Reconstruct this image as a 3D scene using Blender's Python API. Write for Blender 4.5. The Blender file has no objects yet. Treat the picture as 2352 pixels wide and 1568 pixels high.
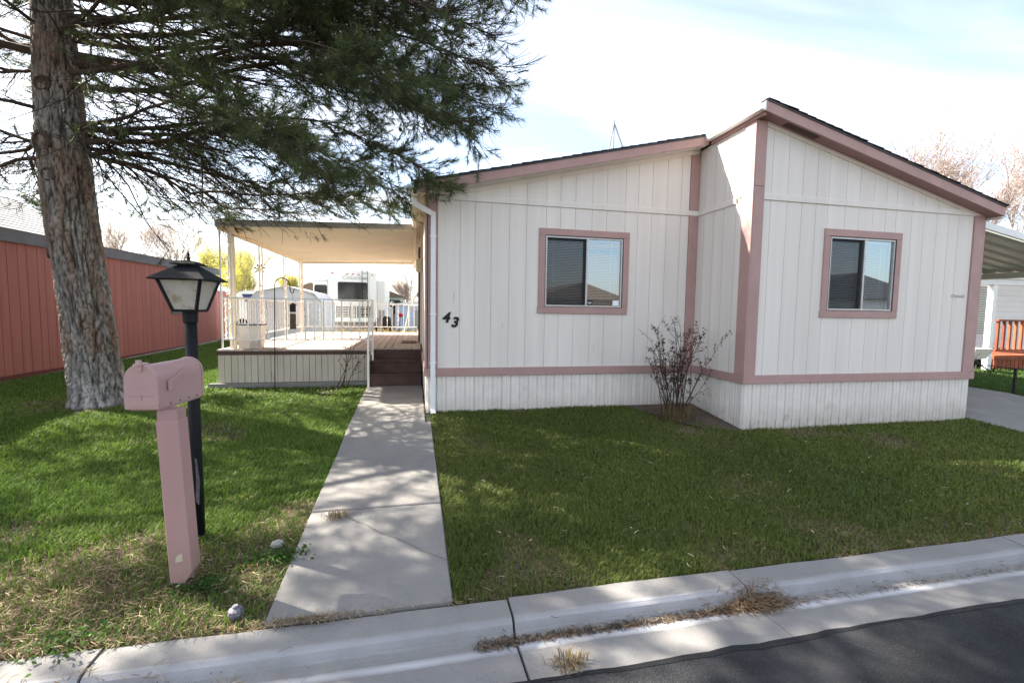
import bpy, bmesh, math, random
import numpy as np
from mathutils import Vector, Matrix, noise
R = math.radians
random.seed(7)
rng = np.random.default_rng(11)
scene = bpy.context.scene
COL = scene.collection

# ------------------------------------------------------------------ camera
def setup_camera():
    f, pitch, yaw, roll = 1034.4243, .0691, .2168, .0153      # focal in 2352-px-wide pixels, angles in radians
    cy, sy, cp, sp = math.cos(yaw), math.sin(yaw), math.cos(pitch), math.sin(pitch)
    fwd = Vector((sy*cp, cy*cp, -sp)); right = Vector((cy, -sy, 0)); up = right.cross(fwd)
    r2 = right*math.cos(roll) + up*math.sin(roll); u2 = -right*math.sin(roll) + up*math.cos(roll)
    cd = bpy.data.cameras.new('camera'); cd.sensor_width = 36; cd.lens = f/2352*36
    cd.clip_start = .05; cd.clip_end = 2000
    c = bpy.data.objects.new('camera', cd); COL.objects.link(c)
    m = Matrix((r2, u2, -fwd)).transposed().to_4x4(); m.translation = (0, 0, 1.6)
    c.matrix_world = m
    scene.camera = c
setup_camera()

# ------------------------------------------------------------------ sky, sun, exposure
SUN_EL, SUN_AZ = R(40.5), R(60)          # sun stands behind the house, 60 degrees to the left of +Y
def setup_light():
    w = bpy.data.worlds.new('World'); scene.world = w; w.use_nodes = True
    nt = w.node_tree; nd = nt.nodes; lk = nt.links; nd.clear()
    out = nd.new('ShaderNodeOutputWorld'); bg = nd.new('ShaderNodeBackground')
    sky = nd.new('ShaderNodeTexSky'); sky.sky_type = 'NISHITA'; sky.sun_disc = False
    sky.sun_elevation = SUN_EL; sky.sun_rotation = -SUN_AZ
    sky.air_density = 1.0; sky.dust_density = 1.6; sky.ozone_density = 1.0
    bg.inputs['Strength'].default_value = .086
    # thin cirrus streaks mixed into the sky
    tc = nd.new('ShaderNodeTexCoord'); sep = nd.new('ShaderNodeSeparateXYZ'); lk.new(tc.outputs['Generated'], sep.inputs[0])
    den = nd.new('ShaderNodeMath'); den.operation = 'MAXIMUM'; den.inputs[1].default_value = .12; lk.new(sep.outputs['Z'], den.inputs[0])
    dv = []
    for ax in ('X', 'Y'):
        d = nd.new('ShaderNodeMath'); d.operation = 'DIVIDE'; lk.new(sep.outputs[ax], d.inputs[0]); lk.new(den.outputs[0], d.inputs[1]); dv.append(d)
    cmb = nd.new('ShaderNodeCombineXYZ'); lk.new(dv[0].outputs[0], cmb.inputs[0]); lk.new(dv[1].outputs[0], cmb.inputs[1])
    mp = nd.new('ShaderNodeMapping'); mp.inputs['Rotation'].default_value = (0, 0, R(-38)); mp.inputs['Scale'].default_value = (.35, 1.5, 1); mp.inputs['Location'].default_value = (.35, .25, 0)
    lk.new(cmb.outputs[0], mp.inputs['Vector'])
    ns = nd.new('ShaderNodeTexNoise'); ns.inputs['Scale'].default_value = .8; ns.inputs['Detail'].default_value = 6; ns.inputs['Roughness'].default_value = .5; ns.inputs['Distortion'].default_value = .5
    lk.new(mp.outputs[0], ns.inputs['Vector'])
    rp = nd.new('ShaderNodeValToRGB'); rp.color_ramp.elements[0].position = .40; rp.color_ramp.elements[1].position = .72
    rp.color_ramp.elements[0].color = (.13, .13, .13, 1); rp.color_ramp.elements[1].color = (.8, .8, .8, 1)
    lk.new(ns.outputs['Fac'], rp.inputs['Fac'])
    mx = nd.new('ShaderNodeMixRGB'); mx.inputs['Color2'].default_value = (5.5, 5.45, 5.4, 1)
    lk.new(rp.outputs['Color'], mx.inputs['Fac']); lk.new(sky.outputs[0], mx.inputs['Color1']); lk.new(mx.outputs[0], bg.inputs['Color'])
    lk.new(bg.outputs[0], out.inputs['Surface'])
    sd = bpy.data.lights.new('sun', 'SUN'); sd.energy = 5.0; sd.angle = R(.53); sd.color = (1, .93, .82)
    s = bpy.data.objects.new('sun', sd); COL.objects.link(s)
    ce = math.cos(SUN_EL)
    d = Vector((math.sin(SUN_AZ)*ce, -math.cos(SUN_AZ)*ce, -math.sin(SUN_EL)))
    s.rotation_euler = d.to_track_quat('-Z', 'Y').to_euler(); s.location = (-12, 10, 14)
    vs = scene.view_settings; vs.view_transform = 'Standard'; vs.look = 'None'; vs.exposure = 2.12; vs.gamma = 1; vs.use_curve_mapping = False
setup_light()

# ------------------------------------------------------------------ helpers
ORG = {}
class MB:
    """collects polygons; build() links them as ONE mesh object"""
    def __init__(s): s.v = []; s.f = []
    def poly(s, pts):
        n = len(s.v); s.v += [tuple(p) for p in pts]; s.f.append(tuple(range(n, n+len(pts)))); return s
    def box(s, x0, x1, y0, y1, z0, z1):
        n = len(s.v)
        s.v += [(x0,y0,z0),(x1,y0,z0),(x1,y1,z0),(x0,y1,z0),(x0,y0,z1),(x1,y0,z1),(x1,y1,z1),(x0,y1,z1)]
        for q in ((3,2,1,0),(4,5,6,7),(0,1,5,4),(1,2,6,5),(2,3,7,6),(3,0,4,7)): s.f.append(tuple(n+i for i in q))
        return s
    def prism(s, pts, axis, a, b):
        """pts: 2-D outline; axis 'y': (x,z) outline extruded along y; 'x': (y,z); 'z': (x,y)"""
        def P(p, t): return {'y': (p[0], t, p[1]), 'x': (t, p[0], p[1]), 'z': (p[0], p[1], t)}[axis]
        n = len(s.v); k = len(pts)
        s.v += [P(p, a) for p in pts] + [P(p, b) for p in pts]
        s.f.append(tuple(range(n+k-1, n-1, -1))); s.f.append(tuple(range(n+k, n+2*k)))
        for i in range(k): j = (i+1) % k; s.f.append((n+i, n+j, n+k+j, n+k+i))
        return s
    def tube(s, pts, rad, n=6, cap=True, squash=1):
        pts = [Vector(p) for p in pts]; m = len(pts)
        if not hasattr(rad, '__len__'): rad = [rad]*m
        base = len(s.v); u = None
        for i, p in enumerate(pts):
            t = (pts[min(i+1, m-1)] - pts[max(i-1, 0)])
            t = t.normalized() if t.length > 1e-9 else Vector((0,0,1))
            if u is None:
                u = t.cross(Vector((0,0,1)) if abs(t.z) < .9 else Vector((1,0,0))).normalized()
            else:
                u = (u - t*u.dot(t)); u = u.normalized() if u.length > 1e-6 else t.orthogonal().normalized()
            w = t.cross(u)
            for k in range(n):
                a = 2*math.pi*k/n; q = p + u*(math.cos(a)*rad[i]) + w*(math.sin(a)*rad[i]*squash); s.v.append((q.x, q.y, q.z))
        for i in range(m-1):
            for k in range(n):
                j = (k+1) % n; s.f.append((base+i*n+k, base+i*n+j, base+(i+1)*n+j, base+(i+1)*n+k))
        if cap and n > 2:
            s.f.append(tuple(base+k for k in range(n-1, -1, -1))); s.f.append(tuple(base+(m-1)*n+k for k in range(n)))
        return s
    def lathe(s, prof, c=(0,0,0), n=16, ph=0):
        base = len(s.v)
        for r, z in prof:
            for k in range(n):
                a = ph + 2*math.pi*k/n; s.v.append((c[0]+r*math.cos(a), c[1]+r*math.sin(a), c[2]+z))
        for i in range(len(prof)-1):
            for k in range(n):
                j = (k+1) % n; s.f.append((base+i*n+k, base+i*n+j, base+(i+1)*n+j, base+(i+1)*n+k))
        s.f.append(tuple(base+k for k in range(n-1, -1, -1))); s.f.append(tuple(base+(len(prof)-1)*n+k for k in range(n)))
        return s
    def xform(s, M, start=0):
        for i in range(start, len(s.v)): s.v[i] = tuple(M @ Vector(s.v[i]))
        return s
    def build(s, name, mat, parent=None, smooth=False, bevel=0):
        o = Vector((0,0,0))
        if parent is not None: o = ORG[parent.name]
        me = bpy.data.meshes.new(name)
        me.from_pydata([(a-o.x, b-o.y, c-o.z) for a, b, c in s.v], [], s.f); me.update()
        if bevel:
            bm = bmesh.new(); bm.from_mesh(me)
            bmesh.ops.bevel(bm, geom=list(bm.edges), offset=bevel, segments=1, affect='EDGES', profile=.5, clamp_overlap=True)
            bm.to_mesh(me); bm.free()
        if smooth: me.polygons.foreach_set('use_smooth', [True]*len(me.polygons))
        me.materials.append(mat)
        ob = bpy.data.objects.new(name, me); COL.objects.link(ob)
        if parent is not None: ob.parent = parent
        ORG[ob.name] = o
        return ob
def tag(o, label=None, cat=None, group=None, kind=None):
    if label: o['label'] = label
    if cat: o['category'] = cat
    if group: o['group'] = group
    if kind: o['kind'] = kind
    return o
def thing(name, label, cat, loc, group=None):
    o = bpy.data.objects.new(name, None); o.empty_display_size = .2; COL.objects.link(o)
    o.location = loc; ORG[o.name] = Vector(loc)
    return tag(o, label, cat, group)
def struct_root(name, loc=(0,0,0)):
    o = bpy.data.objects.new(name, None); COL.objects.link(o); o.location = loc; ORG[o.name] = Vector(loc); o['kind'] = 'structure'; return o
def box(name, mat, parent, x0, x1, y0, y1, z0, z1, bevel=0): return MB().box(x0,x1,y0,y1,z0,z1).build(name, mat, parent, bevel=bevel)
def copy_tree(o, parent=None, delta=Vector((0,0,0))):
    c = o.copy(); COL.objects.link(c); c.parent = parent; ORG[c.name] = ORG[o.name] + delta
    if parent is None: c.location = o.location + delta
    for ch in o.children: copy_tree(ch, c, delta)
    return c
def np_mesh(name, V, F, mat, parent=None, col=None, smooth=False):
    """V (n,3) float, F (m,k) int -> one mesh object, optional per-vertex colour attribute"""
    o = ORG[parent.name] if parent is not None else Vector((0,0,0))
    V = np.asarray(V, np.float32) - np.array(o, np.float32); F = np.asarray(F, np.int32); k = F.shape[1]
    me = bpy.data.meshes.new(name); me.vertices.add(len(V)); me.vertices.foreach_set('co', V.ravel())
    me.loops.add(F.size); me.loops.foreach_set('vertex_index', F.ravel())
    me.polygons.add(len(F)); me.polygons.foreach_set('loop_start', np.arange(len(F), dtype=np.int32)*k)
    me.update(calc_edges=True)
    if col is not None:
        a = me.color_attributes.new('col', 'FLOAT_COLOR', 'POINT'); a.data.foreach_set('color', np.asarray(col, np.float32).ravel())
    if smooth: me.polygons.foreach_set('use_smooth', [True]*len(me.polygons))
    me.materials.append(mat)
    ob = bpy.data.objects.new(name, me); COL.objects.link(ob)
    if parent is not None: ob.parent = parent
    ORG[ob.name] = o
    return ob
def text_mesh(name, txt, mat, parent, loc, rot, size, extrude=.002, offset=0, shear=0, align='CENTER'):
    cu = bpy.data.curves.new(name, 'FONT'); cu.body = txt; cu.size = size; cu.extrude = extrude; cu.offset = offset; cu.shear = shear
    cu.align_x = align; cu.align_y = 'CENTER'; cu.resolution_u = 3
    t = bpy.data.objects.new(name+'_t', cu); COL.objects.link(t)
    me = bpy.data.meshes.new_from_object(t.evaluated_get(bpy.context.evaluated_depsgraph_get()))
    bpy.data.objects.remove(t); bpy.data.curves.remove(cu)
    M4 = Matrix.Translation(Vector(loc) - ORG[parent.name]) @ rot.to_4x4(); me.transform(M4); me.name = name
    me.materials.clear(); me.materials.append(mat)
    ob = bpy.data.objects.new(name, me); COL.objects.link(ob); ob.parent = parent; ORG[ob.name] = ORG[parent.name]
    return ob
FACE = Matrix.Rotation(R(90), 3, 'X')       # text standing up, facing -Y

# ------------------------------------------------------------------ materials
MATS = {}
def mat(name, col, rough=.7, var=.12, scale=6, bump=0, bscale=40, stretch=(1,1,1), spec=.3, metal=0, rnd=.05,
        patch=None, pscale=3, plo=.55, phi=.62, speck=None, sscale=300, slo=.6, shi=.7, trans=0, detail=4):
    m = bpy.data.materials.new(name); m.use_nodes = True; nt = m.node_tree; nd = nt.nodes; lk = nt.links
    b = nd['Principled BSDF']; b.inputs['Roughness'].default_value = rough; b.inputs['Metallic'].default_value = metal
    b.inputs['Specular IOR Level'].default_value = spec
    tc = nd.new('ShaderNodeTexCoord'); mp = nd.new('ShaderNodeMapping'); mp.inputs['Scale'].default_value = stretch
    oi = nd.new('ShaderNodeObjectInfo')
    lk.new(tc.outputs['Object'], mp.inputs['Vector'])
    def noi(s, d=detail, rg=.55):
        n = nd.new('ShaderNodeTexNoise'); n.inputs['Scale'].default_value = s; n.inputs['Detail'].default_value = d; n.inputs['Roughness'].default_value = rg
        lk.new(mp.outputs[0], n.inputs['Vector']); return n
    n1 = noi(scale); rp = nd.new('ShaderNodeValToRGB'); e = rp.color_ramp.elements
    e[0].position = .3; e[1].position = .7
    e[0].color = tuple(max(c*(1-var), 0) for c in col)+(1,); e[1].color = tuple(min(c*(1+var), 1) for c in col)+(1,)
    lk.new(n1.outputs['Fac'], rp.inputs['Fac']); cur = rp.outputs['Color']
    def over(c2, s, lo, hi, cur, d=4):
        n = noi(s, d, .6); r = nd.new('ShaderNodeValToRGB'); r.color_ramp.elements[0].position = lo; r.color_ramp.elements[1].position = hi
        lk.new(n.outputs['Fac'], r.inputs['Fac']); mx = nd.new('ShaderNodeMixRGB'); mx.inputs['Color2'].default_value = tuple(c2)+(1,)
        lk.new(r.outputs['Color'], mx.inputs['Fac']); lk.new(cur, mx.inputs['Color1']); return mx.outputs[0]
    if patch: cur = over(patch, pscale, plo, phi, cur, 5)
    if speck: cur = over(speck, sscale, slo, shi, cur, 2)
    if rnd:
        hs = nd.new('ShaderNodeHueSaturation'); mr = nd.new('ShaderNodeMapRange'); mr.inputs['To Min'].default_value = 1-rnd; mr.inputs['To Max'].default_value = 1+rnd
        lk.new(oi.outputs['Random'], mr.inputs['Value']); lk.new(mr.outputs[0], hs.inputs['Value']); lk.new(cur, hs.inputs['Color']); cur = hs.outputs[0]
    lk.new(cur, b.inputs['Base Color'])
    if bump:
        n3 = noi(bscale, 5); bp = nd.new('ShaderNodeBump'); bp.inputs['Strength'].default_value = bump; bp.inputs['Distance'].default_value = .01
        lk.new(n3.outputs['Fac'], bp.inputs['Height']); lk.new(bp.outputs[0], b.inputs['Normal'])
    if trans:
        out = nd['Material Output']; tr = nd.new('ShaderNodeBsdfTranslucent'); lk.new(cur, tr.inputs['Color'])
        mx = nd.new('ShaderNodeMixShader'); mx.inputs['Fac'].default_value = trans
        lk.new(b.outputs[0], mx.inputs[1]); lk.new(tr.outputs[0], mx.inputs[2]); lk.new(mx.outputs[0], out.inputs['Surface'])
    MATS[name] = m; return m
def vcol_mat(name, rough=.6, trans=.35, spec=.25):
    m = bpy.data.materials.new(name); m.use_nodes = True; nt = m.node_tree; nd = nt.nodes; lk = nt.links
    b = nd['Principled BSDF']; b.inputs['Roughness'].default_value = rough; b.inputs['Specular IOR Level'].default_value = spec
    a = nd.new('ShaderNodeAttribute'); a.attribute_name = 'col'; lk.new(a.outputs['Color'], b.inputs['Base Color'])
    tr = nd.new('ShaderNodeBsdfTranslucent'); lk.new(a.outputs['Color'], tr.inputs['Color'])
    mx = nd.new('ShaderNodeMixShader'); mx.inputs['Fac'].default_value = trans
    lk.new(b.outputs[0], mx.inputs[1]); lk.new(tr.outputs[0], mx.inputs[2]); lk.new(mx.outputs[0], nd['Material Output'].inputs['Surface'])
    return m
def glass_mat(name, tint, refl, gloss=(1,1,1), rough=.0):
    m = bpy.data.materials.new(name); m.use_nodes = True; nt = m.node_tree; nd = nt.nodes; lk = nt.links; nd.remove(nd['Principled BSDF'])
    t = nd.new('ShaderNodeBsdfTransparent'); t.inputs['Color'].default_value = tuple(tint)+(1,)
    g = nd.new('ShaderNodeBsdfGlossy'); g.inputs['Color'].default_value = tuple(gloss)+(1,); g.inputs['Roughness'].default_value = rough
    fr = nd.new('ShaderNodeFresnel'); fr.inputs['IOR'].default_value = 1.5
    ad = nd.new('ShaderNodeMath'); ad.operation = 'ADD'; ad.inputs[1].default_value = refl; ad.use_clamp = True; lk.new(fr.outputs[0], ad.inputs[0])
    mx = nd.new('ShaderNodeMixShader'); lk.new(ad.outputs[0], mx.inputs['Fac']); lk.new(t.outputs[0], mx.inputs[1]); lk.new(g.outputs[0], mx.inputs[2])
    lk.new(mx.outputs[0], nd['Material Output'].inputs['Surface']); return m
def screen_mat(name, col, opac):
    m = bpy.data.materials.new(name); m.use_nodes = True; nt = m.node_tree; nd = nt.nodes; lk = nt.links
    b = nd['Principled BSDF']; b.inputs['Base Color'].default_value = tuple(col)+(1,); b.inputs['Roughness'].default_value = .9
    t = nd.new('ShaderNodeBsdfTransparent'); mx = nd.new('ShaderNodeMixShader'); mx.inputs['Fac'].default_value = opac
    lk.new(t.outputs[0], mx.inputs[1]); lk.new(b.outputs[0], mx.inputs[2]); lk.new(mx.outputs[0], nd['Material Output'].inputs['Surface']); return m

m_wall = mat('wall_paint', (.735,.68,.628), .65, .05, 3, bump=.06, bscale=70, stretch=(2.2,2.2,.12), rnd=.015, patch=(.66,.60,.55), pscale=.7, plo=.5, phi=.9, speck=(.45,.38,.32), sscale=22, slo=.755, shi=.78)
m_skirt = mat('skirt_paint', (.73,.68,.63), .55, .06, 5, rnd=.025, patch=(.52,.46,.38), pscale=2.2, plo=.62, phi=.8, speck=(.34,.28,.22), sscale=40, slo=.74, shi=.79)
def splash(m, z0, z1, col):
    nt = m.node_tree; nd = nt.nodes; lk = nt.links; b = nd['Principled BSDF']; src = b.inputs['Base Color'].links[0].from_socket
    tc = nd.new('ShaderNodeTexCoord'); sp = nd.new('ShaderNodeSeparateXYZ'); lk.new(tc.outputs['Object'], sp.inputs[0])
    mr = nd.new('ShaderNodeMapRange'); mr.inputs['From Min'].default_value = z1; mr.inputs['From Max'].default_value = z0; lk.new(sp.outputs['Z'], mr.inputs['Value'])
    n = nd.new('ShaderNodeTexNoise'); n.inputs['Scale'].default_value = 9; n.inputs['Detail'].default_value = 6; lk.new(tc.outputs['Object'], n.inputs['Vector'])
    mu = nd.new('ShaderNodeMath'); mu.operation = 'MULTIPLY'; lk.new(mr.outputs[0], mu.inputs[0]); lk.new(n.outputs['Fac'], mu.inputs[1])
    mx = nd.new('ShaderNodeMixRGB'); mx.inputs['Color2'].default_value = tuple(col)+(1,); lk.new(mu.outputs[0], mx.inputs['Fac']); lk.new(src, mx.inputs['Color1']); lk.new(mx.outputs[0], b.inputs['Base Color'])
splash(m_skirt, -.05, .32, (.30,.25,.18))
m_core = mat('wall_groove', (.60,.54,.47), .9)
m_pink = mat('pink_trim_paint', (.415,.262,.24), .6, .07, 4, bump=.12, bscale=60, stretch=(1,1,1), rnd=.03, patch=(.36,.225,.205), pscale=1.6, plo=.55, phi=.8, speck=(.62,.5,.46), sscale=24, slo=.775, shi=.80)
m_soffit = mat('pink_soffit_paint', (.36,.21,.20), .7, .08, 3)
m_shingle = mat('asphalt_shingle', (.055,.045,.042), .95, .3, 20, bump=.6, bscale=200, rnd=.2)
m_white = mat('white_metal', (.80,.80,.78), .4, .03, 4, spec=.4, patch=(.66,.64,.6), pscale=2.5, plo=.6, phi=.85)
m_cream = mat('cream_metal', (.72,.62,.45), .5, .06, 3, patch=(.6,.48,.32), pscale=1.5, plo=.6, phi=.85)
m_awn = mat('cream_awning_sheet', (.84,.78,.65), .45, .05, 2, patch=(.72,.64,.5), pscale=.8, plo=.6, phi=.9)
m_greymetal = mat('grey_gutter_metal', (.38,.37,.35), .5, .12, 3, patch=(.2,.2,.19), pscale=1.5)
m_alu = mat('aluminium', (.45,.44,.43), .4, .1, 10, metal=.6)
m_dark = mat('dark_frame', (.035,.035,.04), .6, .2, 10)
m_blind = mat('blind_slat', (.72,.72,.72), .6, .03, 2)
m_room = mat('room_dark', (.06,.065,.075), .9)
m_black = mat('black_paint', (.006,.007,.009), .55, .3, 6, spec=.22, bump=.1, bscale=60, patch=(.028,.03,.034), pscale=2.0, plo=.6, phi=.8)
m_num = mat('black_metal_numeral', (.01,.01,.01), .5)
m_mbox = mat('pink_mailbox_paint', (.415,.265,.25), .45, .05, 4, spec=.4, bump=.08, bscale=30, patch=(.41,.255,.24), pscale=2.5, plo=.5, phi=.75, speck=(.30,.17,.12), sscale=30, slo=.70, shi=.75)
m_mpost = mat('pink_post_paint', (.385,.235,.222), .6, .05, 5, bump=.2, bscale=30, stretch=(1,1,.2), patch=(.34,.20,.19), pscale=2.0, plo=.55, phi=.75)
splash(m_mpost, .0, .35, (.20,.14,.10))
m_red = mat('red_board_paint', (.235,.083,.069), .75, .12, 5, bump=.25, bscale=60, stretch=(2,2,.1), rnd=.06)
m_redgap = mat('red_groove', (.10,.03,.025), .9)
m_slate = mat('slate_trim_paint', (.085,.085,.095), .7, .12, 4)
m_greyroof = mat('grey_shingle', (.42,.41,.40), .9, .15, 12, bump=.4, bscale=120)
m_conc = mat('concrete', (.235,.222,.205), .9, .10, 2.2, bump=.35, bscale=160, rnd=.05, patch=(.17,.165,.16), pscale=1.6, plo=.5, phi=.8, speck=(.14,.135,.13), sscale=130, slo=.60, shi=.70)
m_curb = mat('curb_concrete', (.238,.228,.215), .9, .10, 2.5, bump=.35, bscale=170, rnd=.04, patch=(.19,.185,.18), pscale=1.8, plo=.5, phi=.8, speck=(.15,.145,.14), sscale=110, slo=.62, shi=.70)
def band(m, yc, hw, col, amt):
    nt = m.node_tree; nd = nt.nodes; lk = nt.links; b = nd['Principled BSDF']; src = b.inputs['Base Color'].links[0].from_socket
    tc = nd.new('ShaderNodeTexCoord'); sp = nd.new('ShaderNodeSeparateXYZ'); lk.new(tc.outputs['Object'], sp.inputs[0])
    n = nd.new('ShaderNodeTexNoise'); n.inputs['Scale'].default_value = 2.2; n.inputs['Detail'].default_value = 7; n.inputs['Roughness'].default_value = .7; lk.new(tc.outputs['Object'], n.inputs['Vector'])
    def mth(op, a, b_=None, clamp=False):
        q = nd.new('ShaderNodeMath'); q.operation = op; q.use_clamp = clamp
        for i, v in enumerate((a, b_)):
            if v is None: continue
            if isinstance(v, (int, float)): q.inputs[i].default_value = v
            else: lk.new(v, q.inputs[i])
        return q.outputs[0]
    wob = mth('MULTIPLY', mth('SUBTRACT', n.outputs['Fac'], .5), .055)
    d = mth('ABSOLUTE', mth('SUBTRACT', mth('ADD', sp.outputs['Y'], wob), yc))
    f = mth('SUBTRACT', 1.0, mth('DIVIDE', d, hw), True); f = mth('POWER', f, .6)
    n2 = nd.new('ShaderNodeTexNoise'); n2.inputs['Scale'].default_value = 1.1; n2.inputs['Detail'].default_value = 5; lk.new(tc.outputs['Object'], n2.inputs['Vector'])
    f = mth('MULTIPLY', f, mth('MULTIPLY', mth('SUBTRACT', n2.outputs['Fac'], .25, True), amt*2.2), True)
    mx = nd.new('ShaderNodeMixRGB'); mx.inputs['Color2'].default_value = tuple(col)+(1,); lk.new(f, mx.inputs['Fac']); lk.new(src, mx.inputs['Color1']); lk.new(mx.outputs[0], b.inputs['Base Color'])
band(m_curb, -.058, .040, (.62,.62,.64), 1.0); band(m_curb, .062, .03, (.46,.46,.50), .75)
m_asph = mat('asphalt', (.017,.018,.021), .9, .4, 2.5, bump=1.0, bscale=110, rnd=0, patch=(.042,.042,.045), pscale=2.0, plo=.46, phi=.66, speck=(.07,.067,.063), sscale=150, slo=.58, shi=.70)
m_tar = mat('tar', (.013,.013,.015), .7, .3, 8, bump=.5, bscale=80)
m_soil = mat('soil', (.115,.085,.055), 1, .35, 9, bump=.8, bscale=60, rnd=0, patch=(.035,.045,.018), pscale=1.2, plo=.42, phi=.62)
m_bed = mat('bed_soil', (.10,.075,.055), 1, .4, 14, bump=1, bscale=50)
m_gravel = mat('gravel_ground', (.30,.27,.23), 1, .25, 6, bump=.5, bscale=60)
m_grass = vcol_mat('grass_blade', .55, .35, .3)
m_needle = vcol_mat('pine_needle', .5, .34, .4)
m_litter = vcol_mat('dry_litter', .8, .1, .2)
m_leaf = vcol_mat('small_leaves', .6, .4, .2)
m_barkv = vcol_mat('bark_plates', .95, .0, .15)
m_deck = mat('deck_board_stain', (.44,.35,.30), .8, .12, 5, bump=.2, bscale=30, stretch=(3,.2,3), rnd=.12)
m_rim = mat('dark_brown_stain', (.085,.052,.042), .75, .2, 5, bump=.2, bscale=40, rnd=.08)
m_beige = mat('beige_skirt_paint', (.54,.475,.39), .65, .07, 3, rnd=.04, patch=(.36,.28,.2), pscale=3, plo=.63, phi=.75)
m_iron = mat('white_iron', (.80,.78,.75), .5, .06, 10, spec=.4, patch=(.5,.42,.36), pscale=14, plo=.66, phi=.72)
m_bark = mat('pine_bark', (.27,.235,.205), .95, .25, 5, bump=1.0, bscale=22, stretch=(1.6,1.6,.55), rnd=0, patch=(.20,.095,.05), pscale=3.2, plo=.5, phi=.68)
m_limb = mat('limb_bark', (.085,.058,.044), .95, .35, 8, bump=.8, bscale=40, rnd=0)
m_twig = mat('twig_bark', (.05,.04,.033), .95, .3, 10, rnd=0)
m_cone = mat('pine_cone', (.06,.042,.03), .9, .3, 30)
m_cane = mat('rose_cane', (.05,.034,.027), .85, .3, 20)
m_rv = mat('rv_fibreglass', (.82,.82,.77), .35, .02, 2, spec=.5)
m_rvgrey = mat('rv_grey', (.42,.40,.40), .45, .05, 2)
m_tint = mat('tinted_glass', (.03,.03,.032), .08, .2, 1, spec=.8)
m_redlens = mat('red_lens', (.45,.02,.02), .3)
m_shed = mat('shed_panel', (.82,.84,.87), .5, .04, 2, rnd=.03)
m_decoyellow = mat('yellow_glass', (.75,.68,.25), .3)
m_dirtyglass = mat('frosted_lamp_glass', (.62,.58,.50), .35, .12, 5, spec=.5, patch=(.33,.25,.15), pscale=9, plo=.55, phi=.75, speck=(.16,.12,.08), sscale=60, slo=.68, shi=.74, trans=.4)
m_mat = mat('woven_mat', (.16,.09,.06), .95, .5, 40)
m_planter = mat('planter_plastic', (.66,.60,.54), .5, .06, 5, patch=(.45,.40,.36), pscale=4)
m_stone = mat('white_stone', (.26,.26,.24), .8, .2, 20, bump=.5, bscale=40)
m_globe = mat('mottled_globe', (.16,.155,.18), .5, .3, 25, patch=(.07,.07,.09), pscale=22, plo=.5, phi=.56)
m_redwood = mat('red_deck_stain', (.27,.07,.03), .7, .25, 6, rnd=.35)
m_nbwall = mat('white_siding', (.74,.74,.72), .6, .03, 2, rnd=.02)
m_greenblind = mat('green_shutter', (.34,.38,.32), .6, .05, 4)
m_carport = mat('carport_sheet', (.46,.47,.41), .4, .05, 3, spec=.4)
m_lightblue = mat('light_blue_siding', (.52,.60,.70), .6, .05, 3, rnd=.03)
m_brownroof = mat('brown_shingle', (.16,.12,.09), .95, .25, 10)
m_tan = mat('tan_siding', (.42,.30,.2), .7, .1, 3)
m_chair = mat('black_plastic', (.012,.012,.014), .5)
m_paleBark = mat('pale_bark', (.50,.46,.42), .9, .2, 10)
m_greybark = mat('grey_brown_bark', (.36,.29,.26), .95, .2, 5)
m_bluestripe = mat('dark_blue_paint', (.05,.06,.14), .5)
m_flag = mat('dark_red_paint', (.3,.03,.03), .5)
g_fixed = glass_mat('window_glass_reflective', (.80,.88,.95), .24, (.85,.94,1.0))
g_slide = glass_mat('window_glass_clear', (.88,.93,.97), .10, (.9,.95,1))
g_screen = screen_mat('insect_screen', (.02,.022,.026), .40)

# ------------------------------------------------------------------ ground
GY = [-400, 2.2, 2.60, 3.05, 3.7, 5.4, 6.6, 8.7, 12, 20, 25, 60, 400]
GZ = [-.46, -.46, -.215, -.172, -.13, -.03, .098, .135, .13, .20, .22, .3, .3]
def gz(y): return float(np.interp(y, GY, GZ))
def ground_sheet():
    ys = [-400, -60, -12, 0, 1.5, 2.2, 2.60, 3.05, 3.7, 4.5, 5.4, 6.0, 6.6, 7.5, 8.7, 10, 12, 16, 20, 25, 40, 60, 120, 400]
    xs = [-400, -80, -40, -20, -12, -8, -5, -3, -1, 0, 2, 4, 6, 8, 10, 12, 16, 24, 40, 80, 400]
    mb = MB()
    for y in ys:
        for x in xs: mb.v.append((x, y, gz(y)-.012))
    n = len(xs)
    for j in range(len(ys)-1):
        for i in range(n-1): mb.f.append((j*n+i, j*n+i+1, (j+1)*n+i+1, (j+1)*n+i))
    tag(mb.build('ground', m_soil, smooth=True), kind='structure')
ground_sheet()
def sheet(name, mt, x0, x1, ylist, dz, parent=None):
    mb = MB()
    for a, b in zip(ylist[:-1], ylist[1:]): mb.poly([(x0,a,gz(a)+dz),(x1,a,gz(a)+dz),(x1,b,gz(b)+dz),(x0,b,gz(b)+dz)])
    return mb.build(name, mt, parent)
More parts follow.
